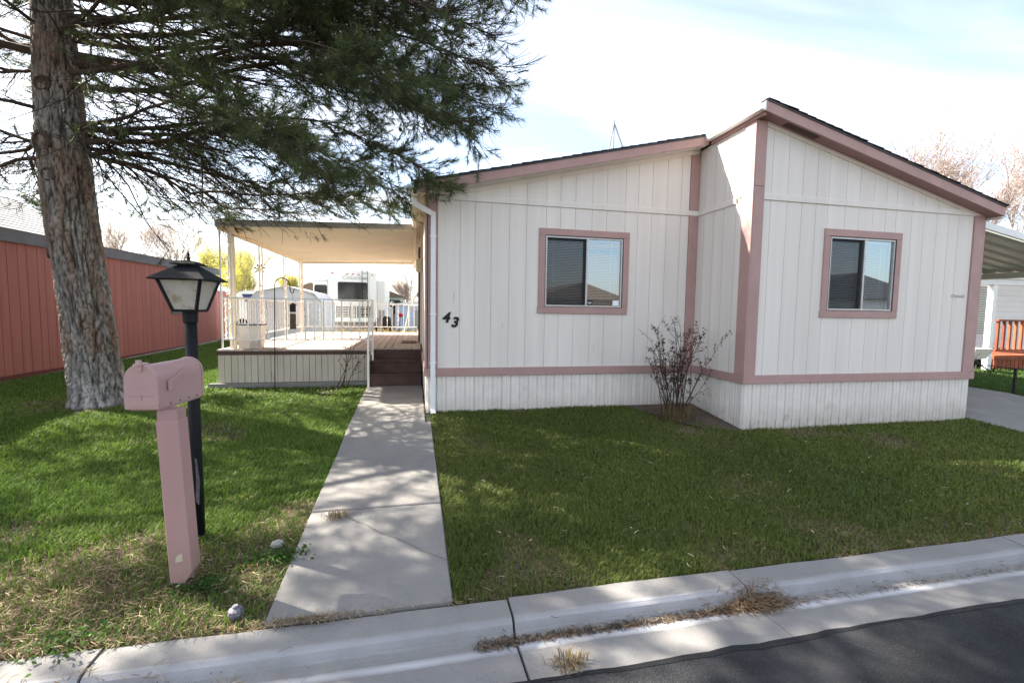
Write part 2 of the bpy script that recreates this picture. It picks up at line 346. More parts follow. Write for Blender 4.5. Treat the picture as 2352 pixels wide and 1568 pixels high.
# asphalt road with an uneven tarred edge against the gutter
def road():
    mb = MB(); edge = []
    x = -40.0
    while x < 60:
        edge.append((x, 2.075 + .02*noise.noise(Vector((x*1.3, 3, 0))) + .012*noise.noise(Vector((x*6, 9, 0))))); x += .08 if -4 < x < 8 else .8
    n = len(edge)
    for (x, y) in edge: mb.v.append((x, -7.0, -.36))
    for (x, y) in edge: mb.v.append((x, .6, -.285))
    for (x, y) in edge: mb.v.append((x, y, -.268))
    for j in (0, 1):
        for i in range(n-1): mb.f.append((j*n+i, j*n+i+1, (j+1)*n+i+1, (j+1)*n+i))
    r = tag(mb.build('road', m_asph), kind='structure')
    t = MB()
    for i in range(n-1):
        a, b = edge[i], edge[i+1]
        if not -3 < a[0] < 8: continue
        w = lambda p: .022 + .05*noise.noise(Vector((p[0]*.9, 1.7, 4)))
        t.poly([(a[0], a[1]-w(a), -.2655+.0), (b[0], b[1]-w(b), -.2655), (b[0], b[1]+.006, -.2645), (a[0], a[1]+.006, -.2645)])
    t.build('tar_seam', m_tar, r)
road()
# rolled curb and gutter, cast in segments
def curb():
    root = struct_root('curb', (0, 2.4, -.25))
    prof = [(2.072,-.40),(2.072,-.272),(2.30,-.288),(2.385,-.300),(2.415,-.298),(2.44,-.272),(2.455,-.232),(2.475,-.213),(2.50,-.207),(2.645,-.200),(2.652,-.40)]
    xs = [-12.5,-10.1,-7.9,-5.8,-3.75,-1.585,.578,2.165,4.75,7.0,9.2,11.4,13.6,16]
    for i in range(len(xs)-1):
        a, b = xs[i]+.007, xs[i+1]-.007
        mb = MB(); st = []
        k = max(2, int((b-a)/.12)) if -4 < a < 8 else 6
        dz = .006*math.sin(i*2.3)
        for j in range(k+1):
            x = a+(b-a)*j/k
            for (y, z) in prof:
                w = .006*noise.noise(Vector((x*1.1, y*3, 2))) + .004*noise.noise(Vector((x*7, y*9, 5)))
                mb.v.append((x, y+w*(0 if y < 2.1 else 1), z+dz+w*.5*(0 if z < -.35 else 1)))
        n = len(prof)
        for j in range(k):
            for q in range(n-1): mb.f.append((j*n+q, (j+1)*n+q, (j+1)*n+q+1, j*n+q+1))
        mb.f.append(tuple(range(n-1, -1, -1))); mb.f.append(tuple(k*n+q for q in range(n)))
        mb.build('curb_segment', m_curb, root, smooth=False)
    return root
curb()
def walkway():
    root = struct_root('walkway', (-.3, 5, 0))
    ys = [2.668, 3.90, 5.02, 6.16, 7.45, 8.63]
    for i in range(5):
        a, b = ys[i]+.006, ys[i+1]-.006
        xr = .24 if b < 6.7 else .165
        mb = MB()
        def top(x, y): return gz(y)+.022+.004*math.sin(i*1.9)
        mb.v += [(-.825,a,gz(a)-.1),(xr,a,gz(a)-.1),(xr,b,gz(b)-.1),(-.825,b,gz(b)-.1),(-.825,a,top(0,a)),(xr,a,top(0,a)),(xr,b,top(0,b)),(-.825,b,top(0,b))]
        for q in ((3,2,1,0),(4,5,6,7),(0,1,5,4),(1,2,6,5),(2,3,7,6),(3,0,4,7)): mb.f.append(q)
        s = mb.build('slab', m_conc, root, bevel=.008)
    ck = MB(); p = [(-.56,3.80),(-.46,3.70),(-.36,3.62),(-.27,3.51),(-.17,3.43),(-.09,3.36),(.0,3.27),(.08,3.18),(.15,3.13),(.24,3.05)]
    for a, b in zip(p[:-1], p[1:]):
        w = .0014; za, zb = gz(a[1])+.0265, gz(b[1])+.0265
        ck.poly([(a[0]-w,a[1]-w,za),(b[0]-w,b[1]-w,zb),(b[0]+w,b[1]+w,zb),(a[0]+w,a[1]+w,za)])
    ck.build('crack', m_tar, root)
walkway()
tag(sheet('driveway', m_conc, 8.73, 11.65, [2.66, 3.7, 5.4, 6.6, 8.7, 12, 20], .006), kind='structure')
tag(sheet('park_lane', m_gravel, -60, 30, [27.5, 31.5], .02), kind='structure')
def bed():
    mb = MB(); pts = [(3.25,6.58),(3.38,6.40),(3.5,6.2),(3.62,5.98),(3.78,5.74),(4.02,5.50),(4.40,5.32),(4.50,5.36),(4.50,6.0),(4.50,6.58)]
    mb.poly([(x,y,gz(y)+.014) for x,y in pts]); 
    tag(mb.build('planting_bed', m_bed), kind='structure')
bed()

# ------------------------------------------------------------------ the pink-trimmed mobile home
XL, XM, XR, Y0, Y1, YB = .19, 4.511, 8.684, 6.609, 5.398, 18.0
ZT0, ZT1, ZB0, ZB1 = .626, .7415, 3.159, 3.24
def ztop_l(x): return 3.228 + .2335*(x-.34)
def ztop_r(x): return 4.225 - .2545*(x-XM)
home = thing('mobile_home', 'off-white mobile home with pink trim and two sliding front windows', 'mobile home', (XM, Y1, 0))
W1 = (1.845, 3.315, 1.562, 2.837); W2 = (5.712, 7.095, 1.566, 2.826)
def boards(xs, yf, wins, ztop, lo_only=False):
    for a, b in zip(xs[:-1], xs[1:]):
        a2, b2 = a+.003, b-.003
        pieces = [(ZT1+.002, ZB0-.002)]
        for (wa, wb, wc, wd) in wins:
            ia, ib = wa+.05, wb-.05
            if a2 < ib and b2 > ia:
                # cut: keep slivers beside the opening as part of the board outline
                pieces = [(ZT1+.002, wc+.03), (wd-.03, ZB0-.002)]
                if a2 < ia-.012: MB().box(a2, ia, yf, yf+.03, wc+.03, wd-.03).build('siding_board', m_wall, home)
                if b2 > ib+.012: MB().box(ib, b2, yf, yf+.03, wc+.03, wd-.03).build('siding_board', m_wall, home)
        for (c, d) in pieces: MB().box(a2, b2, yf, yf+.03, c, d).build('siding_board', m_wall, home)
        za, zb = ztop(a2)-.055, ztop(b2)-.055
        if max(za, zb) > ZB1+.01:
            if min(za, zb) < ZB1: pts = [(a2,ZB1),(b2,ZB1),(b2,zb)] if zb > za else [(a2,ZB1),(b2,ZB1),(a2,za)]
            else: pts = [(a2,ZB1),(b2,ZB1),(b2,zb),(a2,za)]
            MB().prism(pts, 'y', yf, yf+.03).build('siding_board', m_wall, home)
GL = [.345,.665,.884,1.123,1.393,1.653,1.956,2.176,2.415,2.686,2.925,3.235,3.45,3.69,3.946,4.197,4.345]
GR = [4.675,4.796,5.058,5.308,5.545,5.748,6.051,6.29,6.546,6.775,6.97,7.265,7.5,7.755,7.984,8.183,8.485]
boards(GL, Y0, [W1], ztop_l); boards(GR, Y1, [W2], ztop_r)
# wall core behind the boards, with real window openings
def core_front(x0, x1, yf, win, ztop):
    wa, wb, wc, wd = win; wa += .09; wb -= .09; wc += .09; wd -= .09; ya, yb = yf+.008, yf+.10
    mb = MB()
    mb.prism([(x0,.1),(wa,.1),(wa,ztop(wa)),(x0,ztop(x0))], 'y', ya, yb)
    mb.prism([(wb,.1),(x1,.1),(x1,ztop(x1)),(wb,ztop(wb))], 'y', ya, yb)
    mb.box(wa, wb, ya, yb, .1, wc); mb.prism([(wa,wd),(wb,wd),(wb,ztop(wb)),(wa,ztop(wa))], 'y', ya, yb)
    return mb
core_front(XL+.014, XM, Y0, W1, ztop_l).build('wall_backing', m_core, home)
core_front(XM+.03, XR-.014, Y1, W2, ztop_r).build('wall_backing', m_core, home)
# return wall between the two sections: boards facing -X
RET = [5.58,5.723,5.974,6.212,6.448,6.60]
for a, b in zip(RET[:-1], RET[1:]):
    MB().box(XM, XM+.03, a+.004, b-.004, ZT1+.002, ZB0).build('siding_board', m_wall, home)
    MB().box(XM, XM+.03, a+.004, b-.004, ZB1, 4.19).build('siding_board', m_wall, home)
box('wall_backing', m_core, home, XM+.014, XM+.1, Y1+.10, Y0+.2, -.1, 4.2)
# left side wall (seen edge-on), right side wall, rear wall
for k in range(40):
    a = Y0+.14+k*.284
    MB().box(XL, XL+.03, a+.003, a+.281, ZT1, 3.2).build('siding_board', m_wall, home)
box('side_wall', m_core, home, XL+.014, XL+.1, Y0+.1, YB, .0, 3.2)
box('side_wall', m_wall, home, XR-.1, XR, Y1+.10, YB, .0, 3.15)
MB().prism([(XL+.1,0),(XR-.1,0),(XR-.1,3.15),(XM,4.2),(XL+.1,3.2)], 'y', YB-.1, YB).build('rear_wall', m_wall, home)
# belt boards, frieze strips
def pbox(name, mt, x0, x1, y0, y1, z0, z1, bevel=.003): return box(name, mt, home, x0, x1, y0, y1, z0, z1, bevel)
pbox('belt_board', m_wall, .345, 1.66, Y0-.018, Y0+.01, ZB0, ZB1); pbox('belt_board', m_wall, 1.663, XM-.002, Y0-.018, Y0+.01, ZB0, ZB1)
pbox('belt_board', m_wall, 4.672, 6.05, Y1-.018, Y1+.01, ZB0, ZB1); pbox('belt_board', m_wall, 6.053, 8.487, Y1-.018, Y1+.01, ZB0, ZB1)
pbox('belt_board', m_wall, XM-.018, XM+.01, 5.72, Y0-.02, ZB0, ZB1)
def frieze(x0, x1, yf, ztop): MB().prism([(x0,ztop(x0)-.055),(x1,ztop(x1)-.055),(x1,ztop(x1)+.02),(x0,ztop(x0)+.02)], 'y', yf-.016, yf+.012).build('frieze_strip', m_wall, home)
frieze(.36, 4.50, Y0, ztop_l); frieze(4.675, 8.68, Y1, ztop_r)
# corner boards (pink)
pbox('corner_board', m_pink, XL, .342, Y0-.022, Y0+.02, ZT1, 3.2); pbox('corner_board', m_pink, XL-.022, XL+.02, Y0-.022, Y0+.135, ZT1, 3.2)
pbox('corner_board', m_pink, 4.348, XM-.003, Y0-.02, Y0+.02, ZT1, ZB0-.002); pbox('corner_board', m_pink, 4.348, XM-.003, Y0-.02, Y0+.02, ZB1+.002, ztop_l(4.35)-.055)
pbox('corner_board', m_pink, XM-.0, 4.672, Y1-.022, Y1+.02, ZT1, 3.33); pbox('corner_board', m_pink, XM-.0, 4.672, Y1-.022, Y1+.02, 3.333, 4.19)
pbox('corner_board', m_pink, XM-.022, XM-.001, Y1-.022, 5.577, ZT1, 4.19); 
pbox('corner_board', m_pink, 8.487, XR+.0, Y1-.022, Y1+.02, ZT1, 3.17); pbox('corner_board', m_pink, XR, XR+.022, Y1-.022, Y1+.13, ZT1, 3.12)
# base trim (pink band)
pbox('base_trim', m_pink, .165, XM-.034, Y0-.034, Y0+.02, ZT0, ZT1-.001); pbox('base_trim', m_pink, XM-.034, XM+.02, Y1-.034, Y0+.01, ZT0+.0, ZT1-.001)
pbox('base_trim', m_pink, XM+.0205, XR+.03, Y1-.034, Y1+.02, ZT0, ZT1-.001); pbox('base_trim', m_pink, .158, XL+.01, Y0+.021, YB, ZT0, ZT1-.001)
# skirting: overlapping vertical panels
def skirt_panel(p0, p1, nrm, z0a, z1, k):
    p0, p1, nrm = Vector(p0), Vector(p1), Vector(nrm); d = (p1-p0); L = d.length; t = d/L
    wob = .004*math.sin(k*1.7)
    prof = [(0,0),(.010,.016+wob),(L*.42,.012),(L*.5,.004),(L*.58,.012),(L-.020,.016),(L-.006,.002),(L-.001,-.004)]
    mb = MB(); n = len(prof)
    for z in (z0a, z1):
        for (s, h) in prof: q = p0+t*s+nrm*h; mb.v.append((q.x, q.y, z))
    for i in range(n-1): mb.f.append((i, i+1, n+i+1, n+i))
    return mb.build('skirt_panel', m_skirt, home)
def skirt(p0, p1, nrm, w, gfun):
    p0, p1 = Vector(p0), Vector(p1); n = max(1, round((p1-p0).length/w))
    for k in range(n):
        a = p0.lerp(p1, k/n); b = p0.lerp(p1, (k+1)/n); skirt_panel(a, b, nrm, gfun(a)-.05, ZT0+.004, k)
skirt((XL+.01,Y0+.012,0), (XM-.01,Y0+.012,0), (0,-1,0), .1375, lambda p: gz(p.y)-.02)
skirt((XM+.012,Y0+.0,0), (XM+.012,Y1+.012,0), (-1,0,0), .11, lambda p: gz(p.y)-.02)
skirt((XM+.012,Y1+.012,0), (XR-.02,Y1+.012,0), (0,-1,0), .1365, lambda p: -.05)
skirt((XL+.012,YB,0), (XL+.012,Y0+.012,0), (-1,0,0), .14, lambda p: gz(p.y)-.02)
# fascia, soffit, roof
YF, YR = 6.33, 5.198
def slab(name, mt, x0, z0, x1, z1, dz0, dz1, ya, yb):
    return MB().prism([(x0,z0+dz0),(x1,z1+dz0),(x1,z1+dz1),(x0,z0+dz1)], 'y', ya, yb).build(name, mt, home)
zl = lambda x: ztop_l(x)+.002; zr = lambda x: ztop_r(x)+.002
slab('rake_fascia', m_pink, .075, zl(.075), 4.46, zl(4.46), .0, .125, YF, YF+.03)
slab('rake_soffit', m_wall, .09, zl(.09), 4.46, zl(4.46), .004, .014, YF+.03, Y0+.02)
slab('drip_edge', m_slate, .06, zl(.06), 4.47, zl(4.47), .127, .145, YF-.012, YF+.03)
slab('roof_deck', m_slate, .06, zl(.06), 4.5, zl(4.5), .08, .126, YF+.031, YB+.2)
slab('rake_fascia', m_pink, 4.475, zr(4.475), 8.775, zr(8.775), -.002, .128, YR, YR+.03)
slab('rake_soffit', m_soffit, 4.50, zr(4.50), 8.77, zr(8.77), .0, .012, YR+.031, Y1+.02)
slab('drip_edge', m_slate, 4.46, zr(4.46), 8.79, zr(8.79), .130, .148, YR-.012, YR+.03)
slab('roof_deck', m_slate, 4.50, zr(4.5), 8.79, zr(8.79), .08, .128, YR+.031, YB+.2)
MB().prism([(4.86,zr(4.86)-.006),(5.38,zr(5.38)-.006),(5.38,zr(5.38)-.001),(4.86,zr(4.86)-.001)], 'y', 5.245, 5.34).build('soffit_vent', m_rim, home)
def shingles(xa, xb, zf, dz, ya, yb):
    n = 30
    for k in range(n):
        a = xa+(xb-xa)*k/n; b = xa+(xb-xa)*(k+1)/n
        s = 1 if xb > xa else -1
        a2 = a - .03*s
        t = .010+.004*random.random()
        MB().prism([(a2,zf(a2)+dz+t),(b,zf(b)+dz+.002),(b,zf(b)+dz+.009),(a2,zf(a2)+dz+t+.008)][::s], 'y', ya-.02+.02*random.random(), yb).build('shingle_course', m_shingle, home)
shingles(.04, 4.49, zl, .147, YF-.02, YB+.22); shingles(8.80, 4.49, zr, .150, YR-.02, YB+.22)
# high-side eave with white gutter above the return wall
MB().prism([(4.385,4.268),(4.392,4.245),(4.462,4.235),(4.474,4.245),(4.474,4.345),(4.455,4.345),(4.455,4.262),(4.402,4.262),(4.396,4.345),(4.378,4.345)], 'y', YR-.005, 6.345).build('ridge_gutter', m_white, home)
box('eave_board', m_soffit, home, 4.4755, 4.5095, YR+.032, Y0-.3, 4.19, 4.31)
# left eave gutter and downspout
MB().prism([(.0,3.13),(.058,3.12),(.062,3.20),(.052,3.20),(.05,3.14),(.012,3.14),(-.01,3.215),(-.022,3.215)], 'y', YF-.01, YB).build('eave_gutter', m_cream, home)
box('eave_board', m_cream, home, .064, .19, YF+.031, YB, 3.17, 3.20)
ds = MB()
def rect_tube(mb, pts, hw, hd):
    for a, b in zip(pts[:-1], pts[1:]):
        a, b = Vector(a), Vector(b); t = (b-a).normalized(); v = Vector((0,1,0)); u = t.cross(v).normalized(); n = len(mb.v)
        for p in (a, b):
            for su, sv in ((-1,-1),(1,-1),(1,1),(-1,1)): q = p+u*hw*su+v*hd*sv; mb.v.append(tuple(q))
        for q in ((3,2,1,0),(4,5,6,7),(0,1,5,4),(1,2,6,5),(2,3,7,6),(3,0,4,7)): mb.f.append(tuple(n+i for i in q))
rect_tube(ds, [(.022,6.48,3.16),(.022,6.482,3.03)], .034, .026); rect_tube(ds, [(.012,6.482,3.05),(.285,6.55,2.93)], .034, .025)
rect_tube(ds, [(.279,6.552,2.965),(.279,6.552,.13)], .035, .0265); rect_tube(ds, [(.279,6.553,.17),(.282,6.49,.11)], .036, .028)
dso = ds.build('downspout', m_white, home)
for z in (2.62, 1.52, .82): box('strap', m_white, dso, .232, .326, 6.521, 6.57, z, z+.016)
# side door, porch light
dr = box('side_door', m_rim, home, .115, .15, 10.0, 10.92, .87, 2.92); box('door_handle', m_alu, dr, .085, .115, 10.06, 10.1, 1.85, 1.95)
box('door_casing', m_wall, home, .15, .189, 9.93, 11.0, .85, 3.0)
box('porch_light', m_cream, home, .06, .19, 9.45, 9.6, 2.35, 2.62, .02)
# windows
def window(w, yf, stickers):
    wa, wb, wc, wd = w; t = .108
    root = MB()
    # aluminium frame as the window part itself
    i0, i1, j0, j1 = wa+t+.001, wb-t-.001, wc+t+.001, wd-t-.001; ya, yb = yf-.012, yf+.06; th = .022
    root.box(i0, i1, ya, yb, j1-th, j1); root.box(i0, i1, ya, yb, j0, j0+th); root.box(i0, i0+th, ya, yb, j0+th, j1-th); root.box(i1-th, i1, ya, yb, j0+th, j1-th)
    win = root.build('window', m_alu, home)
    gk = MB()
    for (x0,x1,z0,z1) in ((i0-.006,i1+.006,j1+.0005,j1+.008),(i0-.006,i1+.006,j0-.008,j0-.0005),(i0-.008,i0-.0005,j0,j1),(i1+.0005,i1+.008,j0,j1)): gk.box(x0,x1,yf-.02,yf+.03,z0,z1)
    gk.build('gasket', m_dark, win)
    # pink casing: head, sill, jambs
    for (x0,x1,z0,z1) in ((wa,wb,wd-t+.009,wd),(wa-.01,wb-.008,wc,wc+t-.009),(wa+.001,wa+t-.009,wc+t-.008,wd-t+.008),(wb-t+.009,wb-.002,wc+t-.008,wd-t+.008)):
        box('casing', m_pink, win, x0, x1, yf-.024, yf+.028, z0, z1, .003)
    xm = i0+(i1-i0)*.52
    # sliding sash (left, darker behind an insect screen) and fixed pane (right)
    sash = MB(); sf = .035
    sash.box(i0+th, xm, yf+.022, yf+.045, j1-th-sf, j1-th); sash.box(i0+th, xm, yf+.022, yf+.045, j0+th, j0+th+.02); sash.box(xm-sf, xm, yf+.022, yf+.045, j0+th+.02, j1-th-sf); sash.box(i0+th, i0+th+.012, yf+.022, yf+.045, j0+th+.02, j1-th-sf)
    sash.build('sliding_sash', m_dark, win)
    box('mullion', m_alu, win, xm, xm+.028, yf-.01, yf+.05, j0+th, j1-th)
    MB().poly([(i0+th,yf+.008,j0+th),(xm,yf+.008,j0+th),(xm,yf+.008,j1-th),(i0+th,yf+.008,j1-th)]).build('insect_screen', g_screen, win)
    MB().poly([(i0+th,yf+.034,j0+th),(xm-.01,yf+.034,j0+th),(xm-.01,yf+.034,j1-th),(i0+th,yf+.034,j1-th)]).build('pane', g_slide, win)
    MB().poly([(xm+.028,yf+.012,j0+th),(i1-th,yf+.012,j0+th),(i1-th,yf+.012,j1-th),(xm+.028,yf+.012,j1-th)]).build('pane', g_fixed, win)
    bl = MB(); z = j0+.05
    while z < j1-.05:
        bl.poly([(i0+.02,yf+.085,z-.006),(i1-.02,yf+.085,z-.006),(i1-.02,yf+.108,z+.007),(i0+.02,yf+.108,z+.007)]); z += .0245
    bl.box(i0+.02, i1-.02, yf+.08, yf+.115, j1-.05, j1-.02)
    for q in (.12, .5, .88): x = i0+(i1-i0)*q; bl.box(x-.003, x+.003, yf+.083, yf+.085, j0+.04, j1-.03)
    bl.build('blind', m_blind, win)
    rm = MB(); X0,X1,Ya,Yb,Z0,Z1 = wa-.4, wb+.4, yf+.101, yf+1.6, wc-.5, wd+.25
    rm.poly([(X0,Yb,Z0),(X1,Yb,Z0),(X1,Yb,Z1),(X0,Yb,Z1)]); rm.poly([(X0,Ya,Z0),(X1,Ya,Z0),(X1,Yb,Z0),(X0,Yb,Z0)]); rm.poly([(X0,Ya,Z1),(X1,Ya,Z1),(X1,Yb,Z1),(X0,Yb,Z1)])
    rm.poly([(X0,Ya,Z0),(X0,Yb,Z0),(X0,Yb,Z1),(X0,Ya,Z1)]); rm.poly([(X1,Ya,Z0),(X1,Yb,Z0),(X1,Yb,Z1),(X1,Ya,Z1)])
    rm.build('room', m_room, win)
    if stickers:
        s = box('sticker', m_num, win, xm+.032, xm+.128, yf+.004, yf+.008, j0+th+.004, j0+th+.078)
        box('sticker', m_white, win, xm+.045, xm+.115, yf+.002, yf+.0035, j0+th+.04, j0+th+.05); box('sticker', m_white, win, xm+.06, xm+.1, yf+.002, yf+.0035, j0+th+.02, j0+th+.026)
        box('sticker', m_shed, win, i1-th-.115, i1-th-.01, yf+.004, yf+.009, j0+th+.005, j0+th+.085)
window(W1, Y0, True); window(W2, Y1, False)
# writing
text_mesh('house_number', '4', m_num, home, (.462, Y0-.006, 1.475), FACE, .20, .006, .008, .25)
text_mesh('house_number', '3', m_num, home, (.590, Y0-.006, 1.408), FACE, .20, .006, .008, .25)
text_mesh('name_badge', 'Chadwick', m_alu, home, (8.275, Y1-.005, 1.925), FACE, .068, .004, .001, .35)
box('name_plate', m_white, home, 8.255, 8.36, Y1-.006, Y1+.0, 1.868, 1.888)
# antenna tripod on the roof
an = MB(); ap = (3.52,7.75,4.98)
for q in ((3.30,7.6),(3.77,7.6),(3.50,8.1)): an.tube([(q[0],q[1],zl(q[0])+.15), ap], .013, 6)
an.tube([(3.52,7.75,zl(3.52)+.15),(3.52,7.75,5.02)], .012, 6)
an.build('antenna_tripod', m_alu, home)
MB().prism([(8.776,3.13),(8.85,3.12),(8.875,3.20),(8.865,3.20),(8.845,3.135),(8.785,3.142),(8.785,3.2),(8.776,3.2)], 'y', YR+.04, YB).build('eave_gutter', m_white, home)

# ------------------------------------------------------------------ porch deck with steps and railings
DZ, DX0, DX1, DY0, DY1 = .825, -3.40, .155, 8.90, 15.2
deck = thing('porch_deck', 'brown plank porch deck with beige skirting, three steps and white iron railings', 'deck', (-1.6, DY0, .12))
w = (DX1-DX0)/25
for k in range(25):
    a = DX0+k*w; ya = DY0-.02 if a+w < -.77 else 9.14
    MB().box(a+.006, a+w-.006, ya, DY1, DZ-.03, DZ).build('deck_board', m_deck, deck)
box('rim_board', m_rim, deck, DX0-.01, -.79, DY0-.005, DY0+.03, DZ-.10, DZ-.031)
box('rim_board', m_rim, deck, DX0-.01, DX0+.03, DY0+.031, DY1, DZ-.10, DZ-.031)
n = 24; w = (DX0+.0-(-.80))/n
for k in range(n):
    a = DX0+.005+k*(-.80-DX0)/n; b = DX0+.005+(k+1)*(-.80-DX0)/n; p = .006*(k % 2)
    MB().box(a+.004, b-.004, DY0+.008-p, DY0+.03, .225, DZ-.101).build('skirt_board', m_beige, deck)
box('skirt_backing', m_rim, deck, DX0+.01, -.80, DY0+.031, DY0+.06, .1, DZ-.11)
for k in range(40):
    a = DY0+.065+k*.155; MB().box(DX0+.003, DX0+.03, a+.004, a+.151, .1, DZ-.101).build('skirt_board', m_beige, deck)
box('footing_block', m_conc, deck, DX0-.12, -.80, DY0-.09, DY0-.001, .05, .2235)
for k, (yr, zt, zb) in enumerate(((9.14, DZ-.031, .60), (8.89, .575, .365), (8.64, .345, .08))):
    box('riser', m_rim, deck, -.77, .15, yr, yr+.025, zb-.02, zt-.001 if k == 0 else zt-.0)
    if k: box('tread', m_rim, deck, -.775, .152, yr-.025, yr+.25, zt+.001, zt+.031, .004)
box('stringer', m_rim, deck, -.80, -.771, 8.62, 9.14, .1, .6)
# railings
def railing(p0, p1, zt, zb, nb, tw=True, zbot=None):
    p0, p1 = Vector(p0), Vector(p1); t = (p1-p0).normalized(); h = Vector((-t.y, t.x, 0))*.016
    mb = MB()
    def bar(z0, z1, hw):
        hh = Vector((-t.y, t.x, 0))*hw; n = len(mb.v)
        for q in (p0-hh, p1-hh, p1+hh, p0+hh):
            mb.v.append((q.x,q.y,z0)); mb.v.append((q.x,q.y,z1))
        for f in ((0,2,3,1),(2,4,5,3),(4,6,7,5),(6,0,1,7),(1,3,5,7),(6,4,2,0)): mb.f.append(tuple(n+i for i in f))
    bar(zt-.022, zt, .02); bar(zb-.012, zb+.012, .014)
    r = mb.build('railing', m_iron, deck)
    base = None
    for k in range(nb):
        p = p0.lerp(p1, (k+.5)/nb)
        if base is None or True:
            b = MB(); H = zt-zb-.034; twist = tw and k % 2 == 0; ns = 10 if twist else 1; n0 = 0
            for j in range(ns+1):
                z = zb+.012+H*j/ns; a = (math.pi*1.5*max(0, min(1, (j-2)/6)) if twist else 0)+math.pi/4; rr = .0105 if not twist else .014
                for q in range(4): b.v.append((p.x+rr*math.cos(a+q*math.pi/2), p.y+rr*math.sin(a+q*math.pi/2), z))
            for j in range(ns):
                for q in range(4): b.f.append((j*4+q, j*4+(q+1) % 4, (j+1)*4+(q+1) % 4, (j+1)*4+q))
            b.build('baluster', m_iron, r)
    return r
railing((-3.30,8.93,0), (-.745,8.93,0), 1.758, 1.005, 16)
railing((-3.33,9.05,0), (-3.33,15.08,0), 1.75, 1.0, 38)
railing((-3.28,15.1,0), (.12,15.1,0), 1.74, 1.0, 20)
MB().box(-.765,-.735,8.915,8.945,.60,1.757).build('newel_post', m_iron, deck)
hr = MB(); rect_tube(hr, [(-.75,8.92,1.745),(-.775,8.30,1.09)], .018, .014); hr.build('handrail', m_iron, deck)
MB().box(-.795,-.76,8.29,8.325,.12,1.09).build('newel_post', m_iron, deck)

# ------------------------------------------------------------------ patio awning
awn = thing('patio_awning', 'cream corrugated metal patio awning on white iron posts over the porch deck', 'awning', (-1.6, 8.9, .83))
def awning_sheet():
    mb = MB(); ys = []; y = 8.94; per = .105
    while y < 15.0: ys += [(y,.03),(y+.062,.03),(y+.068,.0),(y+.088,.0),(y+.094,.03)]; y += per
    x0, x1 = -3.33, .045
    for (yy, h) in ys: mb.v.append((x0,yy,3.005+h)); mb.v.append((x1,yy,3.115+h))
    for i in range(len(ys)-1): mb.f.append((2*i,2*i+1,2*i+3,2*i+2))
    for (yy, h) in ys: mb.v.append((x0,yy,3.012+h)); mb.v.append((x1,yy,3.122+h))
    o = 2*len(ys)
    for i in range(len(ys)-1): mb.f.append((o+2*i+2,o+2*i+3,o+2*i+1,o+2*i))
    mb.build('roof_sheet', m_awn, awn)
awning_sheet()
MB().prism([(-3.36,2.985),(.02,3.10),(.02,3.185),(-3.36,3.095)], 'y', 8.88, 8.925).build('front_gutter', m_greymetal, awn)
MB().prism([(-3.36,3.097),(.02,3.187),(.02,3.193),(-3.36,3.103)], 'y', 8.87, 8.96).build('gutter_lip', m_greymetal, awn)
box('side_beam', m_cream, awn, -3.36, -3.30, 8.926, 15.0, 2.93, 3.004); box('side_beam', m_cream, awn, -3.39, -3.3605, 8.926, 15.05, 2.98, 3.10)
MB().prism([(-3.36,2.93),(.02,3.03),(.02,3.11),(-3.36,3.0)], 'y', 15.001, 15.05).build('rear_beam', m_cream, awn)
box('wall_hanger', m_cream, awn, .02, .06, 8.93, 15.0, 3.04, 3.113)
def scroll_post(x, y, dx, dy, z0, z1):
    mb = MB()
    for s in (0, 1): cx, cy = x+dx*s, y+dy*s; mb.box(cx-.013, cx+.013, cy-.013, cy+.013, z0, z1)
    post = mb.build('post', m_iron, awn)
    L = math.hypot(dx, dy); ux, uy = dx/L, dy/L
    z = z0+.12
    while z < z1-.3:
        pts = []
        for k in range(15):
            a = -math.pi*.5+math.pi*2.2*k/14; r = .42*L*(1-.55*k/14); cz = z+.12+.10*(1 if k > 7 else 0)*0
            pts.append((x+ux*(L*.5+r*math.cos(a)), y+uy*(L*.5+r*math.cos(a)), cz+r*math.sin(a)))
        MB().tube(pts, .006, 4).build('scroll', m_iron, post); z += .27
scroll_post(-3.33, 8.96, .17, .0, DZ, 2.95)
MB().box(-3.245,-3.155,9.06,9.15,DZ,2.96).build('corner_column', m_cream, awn)
for y in (11.05, 13.0): scroll_post(-3.33, y, .0, .2, DZ, 2.93)
scroll_post(-3.33, 14.7, .0, .22, DZ, 2.93); MB().box(-3.36,-3.30,14.94,15.0,DZ,2.93).build('corner_column', m_cream, awn)

# ------------------------------------------------------------------ things on and by the deck
pl = thing('planter_box', 'pale plastic planter tub standing in the front corner of the deck', 'planter', (-2.95, 9.3, DZ))
def taper(x0,x1,y0,y1,z0,z1,g):
    mb = MB(); n = 0
    mb.v += [(x0+g,y0+g,z0),(x1-g,y0+g,z0),(x1-g,y1-g,z0),(x0+g,y1-g,z0),(x0,y0,z1),(x1,y0,z1),(x1,y1,z1),(x0,y1,z1)]
    for q in ((3,2,1,0),(0,1,5,4),(1,2,6,5),(2,3,7,6),(3,0,4,7),(4,5,6,7)): mb.f.append(q)
    return mb
taper(-3.17,-2.74,9.12,9.42,DZ,1.25,.035).build('tub', m_planter, pl); MB().box(-3.185,-2.725,9.105,9.435,1.251,1.275).build('rim', m_slate, pl)
dm = MB().box(-.25,.08,10.35,11.0,DZ+.001,DZ+.018).build('doormat', m_mat); tag(dm, 'dark woven doormat on the deck by the side door', 'doormat')
hk = thing('shepherd_hook', 'thin black shepherd hook standing in front of the deck skirting', 'garden hook', (-2.42, 8.72, .13))
